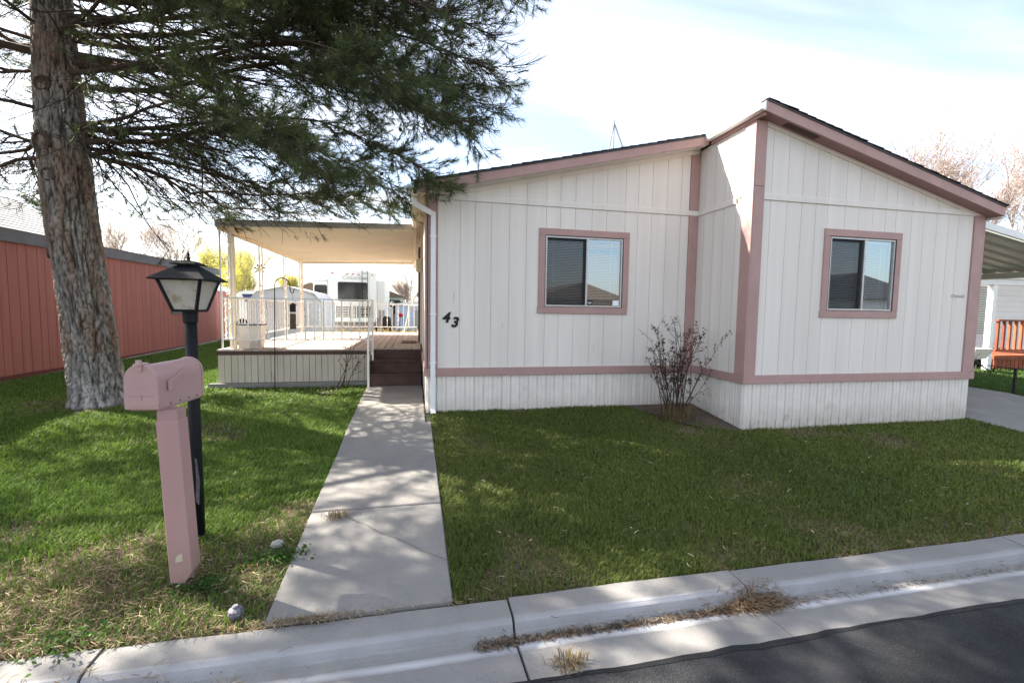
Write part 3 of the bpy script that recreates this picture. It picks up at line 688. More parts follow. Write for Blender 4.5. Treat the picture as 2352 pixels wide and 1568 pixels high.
hp = [(-2.42,8.72,.13),(-2.405,8.72,1.0),(-2.39,8.72,1.95)]+[(-2.265-.125*math.cos(a), 8.72, 1.97+.14*math.sin(a)) for a in [math.pi*k/10 for k in range(11)]]+[(-2.135,8.72,1.88),(-2.115,8.72,1.85),(-2.09,8.72,1.85),(-2.075,8.72,1.88),(-2.073,8.72,1.92)]
MB().tube(hp, .0085, 6).build('hook_rod', m_num, hk)
bf = thing('bird_feeder', 'black tube bird feeder hanging from the shepherd hook', 'bird feeder', (-2.10, 8.72, 1.2))
MB().tube([(-2.10,8.72,1.86),(-2.10,8.72,1.66)], .002, 4).build('wire', m_num, bf)
MB().lathe([(.01,1.675),(.03,1.66),(.066,1.635),(.066,1.628),(.052,1.622),(.052,1.51)], (-2.10,8.72,0), 14).build('cap', m_num, bf)
MB().lathe([(.048,1.48),(.048,1.505),(.05,1.509)], (-2.10,8.72,0), 14).build('clear_tube', m_white, bf)
MB().lathe([(.055,1.205),(.06,1.22),(.05,1.24),(.05,1.36),(.05,1.479)], (-2.10,8.72,0), 14).build('seed_tube', mat('seed', (.12,.085,.05), .9, .6, 60), bf)
for k in range(4):
    a = k*1.57+.4; MB().tube([(-2.10+.05*math.cos(a),8.72+.05*math.sin(a),1.27+.06*(k%2)),(-2.10+.09*math.cos(a),8.72+.09*math.sin(a),1.27+.06*(k%2))], .005, 5).build('perch', m_num, bf)
so = thing('sun_ornament', 'yellow glass sun face with dark rays hanging at the awning post', 'ornament', (-3.40, 11.3, 2.2))
MB().lathe([(.0,-.02),(.05,-.014),(.068,0),(.05,.014),(.0,.02)], (0,0,0), 16).xform(Matrix.Translation((-3.40,11.3,2.45)) @ Matrix.Rotation(R(90),4,'X')).build('face', m_decoyellow, so, smooth=True)
for k in range(7):
    a = 2*math.pi*k/7+.3; c, s = math.cos(a), math.sin(a)
    mb = MB(); mb.prism([(-3.40+.07*c-.02*s, 2.45+.07*s+.02*c), (-3.40+.07*c+.02*s, 2.45+.07*s-.02*c), (-3.40+.155*c+.012*s, 2.45+.155*s-.012*c)], 'y', 11.297, 11.303); mb.build('ray', m_num, so)
MB().tube([(-3.40,11.3,2.6),(-3.40,11.3,2.93)], .003, 4).build('cord', m_num, so)
MB().tube([(-3.40,11.3,2.30),(-3.38,11.3,2.05)], .003, 4).build('cord', m_num, so)
MB().prism([(-3.42,2.05),(-3.34,2.05),(-3.38,2.075)], 'y', 11.28, 11.32).build('bell_plate', m_num, so)

# ------------------------------------------------------------------ mailbox on its post
mbx = thing('mailbox', 'pink painted mailbox on a boxed pink wooden post by the curb', 'mailbox', (-1.42, 3.12, -.17))
def mailbox():
    W, H, L = .178, .262, .43; c = Vector((-1.545, 3.28, .978)); rot = Matrix.Rotation(R(-7), 4, 'Z'); M4 = Matrix.Translation(c) @ rot
    def arch(w, h, n=12): 
        r = w/2; return [(-r,0),(r,0)]+[(r*math.cos(math.pi*k/n), h-r+r*math.sin(math.pi*k/n)) for k in range(n+1)]
    MB().prism(arch(W,H), 'y', -L/2, L/2).xform(M4).build('box_body', m_mbox, mbx, bevel=.002)
    d = MB().prism(arch(W+.012,H+.008), 'y', -L/2-.022, -L/2-.0005).xform(M4).build('door', m_mbox, mbx, bevel=.004)
    MB().prism(arch(W+.012,H+.008), 'y', L/2+.0005, L/2+.014).xform(M4).build('rear_cap', m_mbox, mbx, bevel=.003)
    MB().box(-.018,.018,-L/2-.05,-L/2+.03,H+.004,H+.014).box(-.014,.014,-L/2-.036,-L/2-.024,H-.03,H+.034).xform(M4).build('latch', m_mbox, mbx)
    MB().box(-W/2+.02,W/2-.02,-L/2-.026,-L/2-.0225,.085,.092).box(-W/2+.02,W/2-.02,-L/2-.026,-L/2-.0225,.02,.026).box(-.004,.004,-L/2-.026,-L/2-.0225,.06,.084).xform(M4).build('door_rib', m_mbox, d)
    r3 = (rot.to_3x3() @ FACE)
    for t, z, s in (('U.S.', .168, .052), ('MAIL', .122, .052)):
        text_mesh('embossed_lettering', t, m_mbox, d, M4 @ Vector((0,-L/2-.0218,z)), r3, s, .0008)
    # flag folded down along the right side, pointing up and back
    fl = MB(); fl.prism([(-.145,.105),(-.115,.105),(-.105,.145),(.06,.215),(.06,.232),(-.13,.160),(-.145,.15)], 'x', W/2+.002, W/2+.008); fl.prism([(-.15,.10),(-.108,.10),(-.108,.165),(-.15,.165)], 'x', W/2+.009, W/2+.013)
    fl.xform(M4).build('flag', m_mbox, mbx, bevel=.0015)
    MB().box(-W/2+.008,W/2-.008,-L/2+.01,L/2-.01,-.012,-.0005).xform(M4).build('mounting_board', m_mpost, mbx)
    for k in range(4): MB().box(W/2+.0005,W/2+.004,-.12+k*.09,-.112+k*.09,.012,.02).xform(M4).build('rivet', m_dark, mbx)
    mb = MB(); x0,x1,y0,y1 = -1.512,-1.392,3.06,3.18; sl = .045
    mb.box(x0+.006,x1-.006,y0+.006,y1-.006,.90,.965); mb.build('post_cap', m_mpost, mbx)
    # boxed post with a corner broken off at the foot
    b = MB(); b.prism([(x0+sl,-.115),(x1+sl-.04,-.125),(x1+sl,-.06),(x1,.90),(x0,.90)], 'y', y0, y1); b.build('post_casing', m_mpost, mbx, bevel=.003)
    MB().prism([(x0+.078,.015),(x0+.118,.02),(x0+.114,.07),(x0+.096,.062),(x0+.082,.05)], 'y', y0-.0012, y0-.0002).build('bare_wood_chip', mat('bare_wood', (.52,.46,.33), .8), mbx)
    b = MB(); b.box(x0+sl+.016,x1+sl-.028,y0+.02,y1-.02,-.24,-.10); b.build('post_core', m_mpost, mbx)
mailbox()

# ------------------------------------------------------------------ lamp post
lp = thing('lamp_post', 'black lamp post with a four-sided lantern behind the mailbox', 'lamp post', (-1.567, 3.69, -.13))
def lamp():
    cx, cy = -1.575, 3.69
    MB().tube([(-1.565,3.69,-.2),(-1.570,3.69,.6),(-1.575,3.69,1.50)], [.040,.0395,.039], 18).build('pole', m_black, lp, smooth=True)
    m_rust = mat('bare_rusted_steel', (.09,.085,.09), .8, .4, 20)
    MB().prism([(-1.545,.13),(-1.536,.30),(-1.55,.47),(-1.562,.49),(-1.558,.33),(-1.565,.16)], 'y', 3.651, 3.66).build('peeled_paint', m_rust, lp)
    MB().lathe([(.046,1.475),(.0475,1.485),(.0475,1.555),(.042,1.565)], (cx,cy,0), 18).build('collar', m_black, lp)
    A = R(-3)   # lantern turned on its post
    def sq(r, z): return [(cx+r*math.cos(A+math.pi/4+k*math.pi/2), cy+r*math.sin(A+math.pi/4+k*math.pi/2), z) for k in range(4)]
    zb, zt, rb, rt = 1.562, 1.782, .106, .193
    B, T = sq(rb, zb), sq(rt, zt)
    base = MB(); q0, q1 = sq(rb+.008, zb-.008), sq(rb+.008, zb+.006); base.v += q0+q1
    for f in ((3,2,1,0),(4,5,6,7),(0,1,5,4),(1,2,6,5),(2,3,7,6),(3,0,4,7)): base.f.append(f)
    ln = base.build('lantern', m_black, lp)
    for k in range(4):
        rect = MB(); rect.tube([B[k], T[k]], .0125, 4); rect.build('frame_bar', m_black, ln)
        j = (k+1) % 4; fb = MB(); fb.tube([B[k], B[j]], .009, 4); fb.tube([T[k], T[j]], .009, 4); fb.build('frame_bar', m_black, ln)
        def inn(p): return (cx+(p[0]-cx)*.97, cy+(p[1]-cy)*.97, p[2])
        MB().poly([inn(B[k]), inn(B[j]), inn(T[j]), inn(T[k])]).build('pane', m_dirtyglass, ln)
    def hip(levels, name):
        mb = MB(); n = 0
        for (r, z) in levels: mb.v += sq(r, z)
        for i in range(len(levels)-1):
            for k in range(4): j = (k+1) % 4; mb.f.append((i*4+k, i*4+j, (i+1)*4+j, (i+1)*4+k))
        mb.f.append((3,2,1,0)); m = 4*(len(levels)-1); mb.f.append((m,m+1,m+2,m+3)); mb.build(name, m_black, ln)
    hip([(.246,1.776),(.256,1.782),(.152,1.84),(.082,1.878)], 'lantern_roof')
    hip([(.072,1.8785),(.072,1.893)], 'vent_neck'); hip([(.118,1.889),(.12,1.893),(.062,1.915),(.02,1.921)], 'vent_cap')
    MB().lathe([(.012,1.918),(.009,1.93),(.012,1.94),(.006,1.95),(.0085,1.962),(.002,1.985)], (cx,cy,0), 10).build('finial', m_black, lp)
lamp()

# small garden things
gl = thing('garden_globe', 'small mottled dark and white garden globe at the curb edge', 'garden ornament', (-1.0, 2.76, -.2))
MB().lathe([(.014,0),(.033,.009),(.042,.034),(.038,.056),(.022,.068)], (-1.0,2.765,-.20), 11).build('globe', m_globe, gl); MB().lathe([(.016,.067),(.019,.076),(.013,.082)], (-1.0,2.765,-.20), 8).build('cap', m_globe, gl)
st = MB(); st.lathe([(.03,0),(.05,.015),(.042,.035),(.015,.045)], (-.97,3.47,gz(3.47)-.005), 7); tag(st.build('stone', m_stone), 'small whitish stone in the dry grass beside the walkway', 'stone')

# ------------------------------------------------------------------ red neighbouring home on the left
red = thing('red_mobile_home', 'red board-sided neighbouring home with dark grey fascia and shingle roof', 'mobile home', (-7.4, 12, .1))
RXW, RYA, RYB = -7.4, 5.2, 19.4
y = RYA; k = 0
while y < RYB-.05:
    w = (.21, .26, .18, .24)[k % 4]; b = min(y+w, RYB)
    MB().box(RXW-.03, RXW, y+.005, b-.005, gz(y)+.10, 2.73+.006*(y-10)).build('siding_board', m_red, red); y = b; k += 1
box('wall_backing', m_redgap, red, RXW-.1, RXW-.014, RYA, RYB, .0, 2.75)
box('end_wall', m_red, red, -12.5, RXW-.101, RYB-.1, RYB, 0, 2.8); box('end_wall', m_red, red, -12.5, RXW-.101, RYA, RYA+.1, 0, 2.8)
mb = MB(); mb.v += [(RXW-.05,RYA,-.1),(RXW+.02,RYA,-.1),(RXW+.02,RYB,.1),(RXW-.05,RYB,.1),(RXW-.05,RYA,gz(RYA)+.09),(RXW+.02,RYA,gz(RYA)+.09),(RXW+.02,RYB,gz(RYB)+.09),(RXW-.05,RYB,gz(RYB)+.09)]
for q in ((3,2,1,0),(4,5,6,7),(0,1,5,4),(1,2,6,5),(2,3,7,6),(3,0,4,7)): mb.f.append(q)
mb.build('foundation', m_conc, red)
mb = MB(); mb.v += [(RXW+.04,RYA-.2,2.70),(RXW+.08,RYA-.2,2.70),(RXW+.08,RYB+.2,2.775),(RXW+.04,RYB+.2,2.775),(RXW+.04,RYA-.2,2.935),(RXW+.08,RYA-.2,2.935),(RXW+.08,RYB+.2,3.0),(RXW+.04,RYB+.2,3.0)]
for q in ((3,2,1,0),(4,5,6,7),(0,1,5,4),(1,2,6,5),(2,3,7,6),(3,0,4,7)): mb.f.append(q)
mb.build('fascia', m_slate, red)
box('soffit', m_slate, red, RXW-.03, RXW+.039, RYA-.2, RYB+.2, 2.79, 2.81)
# roof: low slope behind the fascia, steeper shingled gable over the near part
mb = MB(); mb.v += [(RXW+.10,RYA-.22,2.945),(RXW+.10,RYB+.22,3.01),(-12.6,RYB+.22,3.20),(-12.6,RYA-.22,3.13)]; mb.f.append((0,1,2,3)); mb.build('low_roof', m_greyroof, red)
for k in range(14):
    for sgn in (1, -1):
        xa = RXW+.06-k*.118; xb = xa-.135; za = 2.965+k*.118*.6; zb = za+.135*.6
        if sgn < 0: c = 2*(RXW+.06-14*.118); xa, xb = c-xa, c-xb
        MB().prism([(xa,za),(xb,zb),(xb,zb+.004),(xa,za+.016)], 'y', RYA-.25, 12.9+.01*math.sin(k*2)).build('shingle_course', m_greyroof, red)
xm_ = RXW+.06-14*.118; MB().prism([(RXW+.0,2.95),(xm_,2.965+14*.0708-.02),(2*xm_-RXW,2.95)], 'y', 12.8, 12.88).build('gable_wall', m_red, red)
rw = MB()
wy0, wy1, wz0, wz1 = 16.1, 17.2, 1.32, 2.3
rw.box(RXW-.01,RXW+.03,wy0,wy1,wz0,wz0+.08); rw.box(RXW-.01,RXW+.03,wy0,wy1,wz1-.08,wz1); rw.box(RXW-.01,RXW+.03,wy0,wy0+.08,wz0+.08,wz1-.08); rw.box(RXW-.01,RXW+.03,wy1-.08,wy1,wz0+.08,wz1-.08)
wo = rw.build('window', m_slate, red); box('pane', m_tint, wo, RXW+.001, RXW+.012, wy0+.08, wy1-.08, wz0+.08, wz1-.08)
# red shed behind it with a ribbed metal roof
rs = thing('red_shed', 'red vertical-board shed with ribbed white and dark metal roof behind the red home', 'shed', (-8.2, 20.5, .2))
for k in range(9): MB().box(-7.78, -7.72, 19.75+k*.27, 20.0+k*.27, .22, 2.2).build('siding_board', m_red, rs)
box('wall_backing', m_redgap, rs, -9.8, -7.79, 19.75, 22.2, .2, 2.2); box('base_board', m_slate, rs, -7.80, -7.68, 19.72, 22.2, .12, .218)
for k in range(12):
    a = 19.7+k*.22
    mb = MB(); mb.v += [(-7.66,a,2.2),(-7.66,a+.12,2.2),(-9.0,a+.12,2.66),(-9.0,a,2.66),(-7.66,a,2.23),(-7.66,a+.12,2.23),(-9.0,a+.12,2.69),(-9.0,a,2.69)]
    for q in ((3,2,1,0),(4,5,6,7),(0,1,5,4),(1,2,6,5),(2,3,7,6),(3,0,4,7)): mb.f.append(q)
    mb.build('roof_rib', m_nbwall, rs)
mb = MB(); mb.poly([(-7.66,19.7,2.195),(-7.66,22.3,2.195),(-9.0,22.3,2.655),(-9.0,19.7,2.655)]); mb.build('roof_sheet', m_bluestripe, rs)

# ------------------------------------------------------------------ white gambrel shed behind the deck
sh = thing('garden_shed', 'pale grey metal garden shed with gambrel roof between deck and trailer', 'shed', (-5.0, 20, .2))
SX0, SX1, SY = -6.45, -3.69, 20.0
gam = [(SX0,.15),(SX1,.15),(SX1,1.80),(-4.0,2.17),(-5.05,2.43),(-6.15,2.19),(SX0,1.80)]
MB().prism([(a*1.0,b-.0) for a, b in gam], 'y', SY+.02, SY+3.2).build('shell', m_shed, sh)
x = SX0
while x < SX1-.02:
    b = min(x+.153, SX1)
    MB().box(x+.008, b-.03, SY+.004, SY+.0195, .15, 1.76).build('wall_panel', m_shed, sh); x = b
box('door_rail', m_white, sh, SX0-.02, SX1+.02, SY-.02, SY+.003, 1.765, 1.80)
for p, q in zip([gam[2],gam[3],gam[4],gam[5]], [gam[3],gam[4],gam[5],gam[6]]):
    mb = MB(); d = .03; mb.prism([p,q,(q[0],q[1]+d),(p[0],p[1]+d)], 'y', SY-.06, SY+3.25); mb.build('roof_panel', m_white if p[0] > -5 else m_shed, sh)
for xx in (SX0-.004, SX1-.036): box('corner_trim', m_white, sh, xx, xx+.04, SY-.004, SY+.0038, .15, 1.764)

# ------------------------------------------------------------------ travel trailer
rv = thing('travel_trailer', 'white fifth-wheel travel trailer with dark rear window and roof ladder', 'trailer', (-3.1, 25, .22))
RY = 25.0
def rr(x0,x1,z0,z1,r,n=4,top=0):
    pts = []
    for cx, cz, a0 in ((x1-r,z0+r,-90),(x1-r,z1-r,0),(x0+r,z1-r,90),(x0+r,z0+r,180)):
        for k in range(n+1): a = R(a0+90*k/n); pts.append((cx+r*math.cos(a), cz+r*math.sin(a)))
    return pts
body = [(-4.30,1.10),(-4.18,.92),(-2.02,.92),(-1.90,1.10),(-1.90,3.40),(-1.96,3.48),(-2.4,3.545),(-3.1,3.575),(-3.8,3.56),(-4.22,3.535),(-4.30,3.46)]
MB().prism(body, 'y', RY, RY+9).build('body', m_rv, rv)
MB().prism(rr(-3.83,-2.36,1.95,2.94,.09), 'y', RY-.02, RY+.01).build('rear_window', m_tint, rv)
so1 = box('slide_out', m_rv, rv, -5.10, -4.301, RY+.35, RY+5, 1.0, 3.15, .03); so2 = box('slide_out', m_rv, rv, -1.899, -1.48, RY+.35, RY+5, 1.0, 3.06, .03)
MB().prism(rr(-5.04,-4.42,2.20,2.78,.1), 'y', RY+.33, RY+.36).build('side_window', m_tint, so1)
box('trim_strip', m_rvgrey, so1, -5.09, -4.31, RY+.335, RY+.349, 2.98, 3.0); box('seam', m_num, rv, -4.325, -4.3005, RY+.1, RY+.34, .95, 3.3)
box('lower_skirt', m_rvgrey, rv, -4.75, -4.301, RY+.3, RY+5, .35, 1.47); box('lower_skirt', m_rvgrey, rv, -1.899, -1.485, RY+.3, RY+5, .35, .999); box('lower_panel', m_rvgrey, rv, -1.80, -1.50, RY+.32, RY+.349, 1.02, 1.50)
box('under_skirt', m_rvgrey, rv, -4.2, -2.0, RY+.2, RY+8, .3, .919); box('bumper', m_white, rv, -4.15, -1.95, RY-.12, RY-.001, .86, .95)
for (x, z) in ((-4.085,3.38),(-3.358,3.36),(-3.08,3.352),(-2.795,3.338),(-2.097,3.332)): box('marker_light', m_redlens, rv, x-.05, x+.05, RY-.02, RY-.001, z-.022, z+.022)
box('tail_light', m_redlens, rv, -4.10, -3.98, RY-.02, RY-.001, 1.30, 1.38)
lad = MB()
for x in (-2.61, -2.34): lad.tube([(x,RY-.06,1.15),(x,RY-.06,3.5),(x,RY+.1,3.72),(x,RY+.25,3.62)], .014, 5)
for k in range(9): lad.tube([(-2.61,RY-.06,1.25+k*.27),(-2.34,RY-.06,1.25+k*.27)], .010, 5)
lad.build('ladder', m_num, rv)
vt = MB()
for x0, x1 in ((-3.88,-3.22), (-2.82,-2.22)):
    for k in range(7): z = 1.12+k*.085; vt.box(x0, x1, RY-.03, RY-.002, z, z+.03)
for x in (-3.90,-3.21,-3.06,-2.98,-2.85,-2.21): vt.box(x-.014, x+.014, RY-.035, RY-.002, 1.06, 1.70)
vt.build('rack_grille', m_num, rv)
ac = MB().box(-3.72,-3.12,RY+1.8,RY+2.7,3.58,3.85); ac.build('roof_air_unit', m_white, rv, bevel=.03); box('air_unit_base', m_slate, rv, -3.78, -3.08, RY+1.75, RY+2.75, 3.56, 3.579)
text_mesh('lettering', 'Columbus', m_rvgrey, rv, (-3.02,RY-.006,3.17), FACE, .30, .004, 0, .35)

# ------------------------------------------------------------------ far things between trailer and house
far = thing('brown_roofed_house', 'low house with brown shingle roof far behind the trailer', 'house', (-3, 34, .25))
MB().prism([(-9,2.35),(-.55,2.35),(-.55,2.42),(-2.4,3.15),(-7,3.3),(-9,2.42)], 'y', 33.6, 39).build('roof', m_brownroof, far)
box('wall', m_slate, far, -8.6, -1.0, 34.0, 38.5, .2, 2.349); box('gable_trim', m_greenblind, far, -3, -.6, 33.55, 33.599, 2.2, 2.36)
for x in (-2.6,-1.9,-1.3): box('post', m_white, far, x-.05, x+.05, 33.7, 33.8, .25, 2.199)
bs = thing('blue_shed', 'light blue board-sided shed beyond the lawn right of the trailer', 'shed', (-.5, 30, .25))
for k in range(9): MB().box(-1.12+k*.17, -.96+k*.17, 30.0, 30.03, .25, 1.8).build('siding_board', m_lightblue, bs)
box('wall', m_lightblue, bs, -1.10, .42, 30.031, 32, .25, 1.8); MB().prism([(-1.25,1.8),(.55,1.95),(.55,2.15),(-1.25,1.9)], 'y', 29.9, 32.1).build('roof', m_nbwall, bs); box('door', m_greenblind, bs, .12, .34, 29.98, 29.999, .3, 1.5)
ws = thing('white_shed', 'small white shed beside the trailer, behind the black chair', 'shed', (-1.5, 29, .25))
box('wall', m_nbwall, ws, -2.0, -1.28, 29, 30.5, .25, 1.55); MB().prism([(-2.08,1.55),(-1.2,1.55),(-1.64,1.85)], 'y', 28.9, 30.6).build('roof', m_nbwall, ws)
pc = thing('patio_chair', 'black plastic patio chair on the far lawn beside the trailer', 'chair', (-1.05, 19, .2))
box('seat', m_chair, pc, -1.22, -.82, 18.8, 19.2, .62, .67); MB().prism([(-1.24,.67),(-.86,.67),(-.9,1.2),(-1.0,1.28),(-1.14,1.28),(-1.22,1.2)], 'y', 19.2, 19.24).build('backrest', m_chair, pc)
for x in (-1.2,-.86):
    for yy in (18.82, 19.16): box('leg', m_chair, pc, x-.02, x+.02, yy-.02, yy+.02, .2, .619)
for x in (-1.24,-.84): box('armrest', m_chair, pc, x-.02, x+.02, 18.8, 19.2, .86, .9)
fl = thing('far_lamp_post', 'slim lamp post with white globe head on the lawn right of the trailer', 'lamp post', (-1.03, 24, .22))
MB().tube([(-1.03,24,.2),(-1.03,24,1.72)], .028, 8).build('pole', m_slate, fl); MB().lathe([(.04,1.72),(.10,1.76),(.11,1.85),(.05,1.92)], (-1.03,24,0), 10).build('globe', m_white, fl); MB().lathe([(.13,1.90),(.03,1.98)], (-1.03,24,0), 10).build('cap', m_slate, fl)
gr = thing('red_kettle_grill', 'small round red grill standing on the far lawn', 'grill', (-.62, 24, .22))
MB().lathe([(.02,1.16),(.10,1.19),(.13,1.25),(.11,1.32),(.03,1.37)], (-.62,24,0), 12).build('bowl', m_redlens, gr, smooth=True)
for a in (0,2.1,4.2): MB().tube([(-.62+.06*math.cos(a),24+.06*math.sin(a),1.19),(-.62+.2*math.cos(a),24+.2*math.sin(a),.2)], .012, 5).build('leg', m_num, gr)
bn = thing('white_bench', 'low white bench on the lawn near the thin pale tree', 'bench', (-.6, 21.5, .2))
box('seat', m_white, bn, -.98, -.40, 21.3, 21.6, .72, .76)
for x in (-.93,-.45): box('leg', m_white, bn, x-.03, x+.03, 21.35, 21.55, .2, .719)
tb = thing('tan_garage', 'tan garage wall far left beyond the lawn, seen through the railing', 'garage', (-12, 34, .3))
box('wall', m_tan, tb, -13.0, -9.6, 34, 38, .25, 2.1); MB().prism([(-13.3,2.1),(-9.3,2.1),(-9.3,2.2),(-11.2,2.5),(-13.3,2.2)], 'y', 33.7, 38.3).build('roof', m_brownroof, tb)
for x in (-11.9,-10.6): box('door', m_rim, tb, x, x+.5, 33.96, 33.999, .3, 1.6)
cp = thing('camper', 'white camper with dark blue side emblem behind the garden shed', 'camper', (-9.2, 30, .3))
MB().prism([(-10.3,.6),(-7.2,.6),(-7.2,2.35),(-7.5,2.5),(-9.6,2.5),(-10.2,2.2)], 'y', 29, 31.2).build('body', m_rv, cp)
MB().prism([(-9.7,2.3),(-8.9,2.32),(-9.15,1.95),(-9.5,1.85)], 'y', 28.98, 28.999).build('emblem', m_bluestripe, cp)
for x in (-9.7,-7.9): MB().tube([(x,28.95,.58),(x,29.15,.58)], .3, 16).build('wheel', m_chair, cp)

# ------------------------------------------------------------------ right side: carport, fence, neighbour
cpt = thing('carport', 'pale green ribbed metal carport roof on the right side of the pink-trimmed home', 'carport', (10.5, 6, 0))
k = 0; y = 5.75
while y < 14:
    mb = MB(); xa, xb, za, zb = 8.70, 12.25, 3.14, 2.54
    prof = [(0,0),(.03,.05),(.10,.05),(.13,0),(.29,0)]
    for (dy, h) in prof: mb.v.append((xa,y+dy,za+h)); mb.v.append((xb,y+dy,zb+h))
    for i in range(len(prof)-1): mb.f.append((2*i,2*i+1,2*i+3,2*i+2))
    mb.build('roof_panel', m_carport, cpt); y += .29
mb = MB(); mb.v += [(8.70,5.70,3.16),(12.28,5.70,2.55),(12.28,5.745,2.55),(8.70,5.745,3.16),(8.70,5.70,3.27),(12.28,5.70,2.66),(12.28,5.745,2.66),(8.70,5.745,3.27)]
for q in ((3,2,1,0),(4,5,6,7),(0,1,5,4),(1,2,6,5),(2,3,7,6),(3,0,4,7)): mb.f.append(q)
mb.build('front_fascia', m_white, cpt)
box('beam', m_carport, cpt, 12.10, 12.20, 5.75, 14.0, 2.42, 2.535)
for yy in (5.9, 9.6, 13.6): box('post', m_white, cpt, 12.11, 12.19, yy, yy+.08, gz(yy), 2.419)
fn = thing('wire_fence', 'low black wire fence along the far edge of the driveway', 'fence', (11.72, 7, .05))
def fence():
    for (a, b) in ((3.2,4.5),(4.5,5.8),(5.8,6.55),(6.55,7.85),(7.85,9.2),(9.2,10.5)):
        za = gz(a)
        MB().box(11.70,11.735,a-.018,a+.018,gz(a)-.05,gz(a)+.50).build('fence_post', m_chair, fn)
        mb = MB(); mb.tube([(11.72,a,gz(a)+.50),(11.72,b,gz(b)+.50)], .009, 5)
        for j in range(1, 5): mb.tube([(11.72,a,gz(a)+.1*j),(11.72,b,gz(b)+.1*j)], .0018, 3, False)
        y = a+.08
        while y < b: mb.tube([(11.72,y,gz(y)+.02),(11.72,y,gz(y)+.50)], .0016, 3, False); y += .08
        mb.build('wire_panel', m_chair, fn)
fence()
nb = thing('white_neighbour_house', 'white lap-sided neighbouring house with green shuttered window on the far right', 'house', (19, 12, .1))
for k in range(16): MB().box(15.5, 27, 11.98+(k%2)*.004, 12.02, .1+k*.19, .1+k*.19+.185).build('siding_board', m_nbwall, nb)
box('wall', m_nbwall, nb, 15.5, 27, 12.021, 18, .1, 3.2); MB().prism([(15.0,3.2),(27.5,3.2),(21,4.2)], 'y', 11.2, 18.5).build('roof', m_nbwall, nb)
wv = box('window', m_white, nb, 18.62, 19.72, 11.95, 11.979, .95, 2.75)
gs = MB()
for k in range(20): MB().box(18.70, 19.64, 11.93, 11.949, 1.02+k*.084, 1.02+k*.084+.06).build('louver', m_greenblind, wv)
box('porch_beam', m_nbwall, nb, 14.8, 25, 9.25, 9.4, 2.50, 2.66); box('porch_beam', m_nbwall, nb, 14.8, 25, 9.2, 9.42, 2.661, 2.72)
for x in (15.48, 18.6): box('porch_post', m_white, nb, x, x+.14, 9.26, 9.39, .08, 2.499)
rd = thing('red_wood_deck', 'red stained wooden deck with spindle railing at the white neighbouring house', 'deck', (18, 9.6, .1))
for k in range(26): MB().box(16.0+k*.16, 16.135+k*.16, 9.42, 9.45, .08, .42).build('skirt_board', m_redwood, rd)
for k in range(12): MB().box(15.95, 20.2, 9.40+k*.2, 9.59+k*.2, .50, .54).build('deck_board', m_redwood, rd)
box('skirt_backing', m_rim, rd, 15.98, 20.2, 9.46, 9.5, .05, .49)
box('rim_board', m_redwood, rd, 15.95, 20.2, 9.40, 9.44, .422, .499)
box('top_rail', m_redwood, rd, 16.05, 20.2, 9.42, 9.54, 1.50, 1.55); box('bottom_rail', m_redwood, rd, 16.05, 20.2, 9.45, 9.51, .66, .70)
for k in range(18): MB().box(16.1+k*.23, 16.17+k*.23, 9.455, 9.505, .701, 1.499).build('baluster', m_redwood, rd)
wb = thing('wheelbarrow', 'pale wheelbarrow tub standing in front of the white neighbouring house', 'wheelbarrow', (14.7, 9.0, .12))
taper(14.35,15.0,8.85,9.35,.50,.78,.1).build('tub', m_planter, wb)
MB().tube([(14.4,8.9,.48),(15.1,8.9,.12),(15.15,8.9,.3)], .018, 6).build('handle', m_num, wb); MB().tube([(14.4,9.3,.48),(15.1,9.3,.12),(15.15,9.3,.3)], .018, 6).build('handle', m_num, wb)
MB().tube([(14.35,9.07,.25),(14.35,9.13,.25)], .14, 14).build('wheel', m_chair, wb)

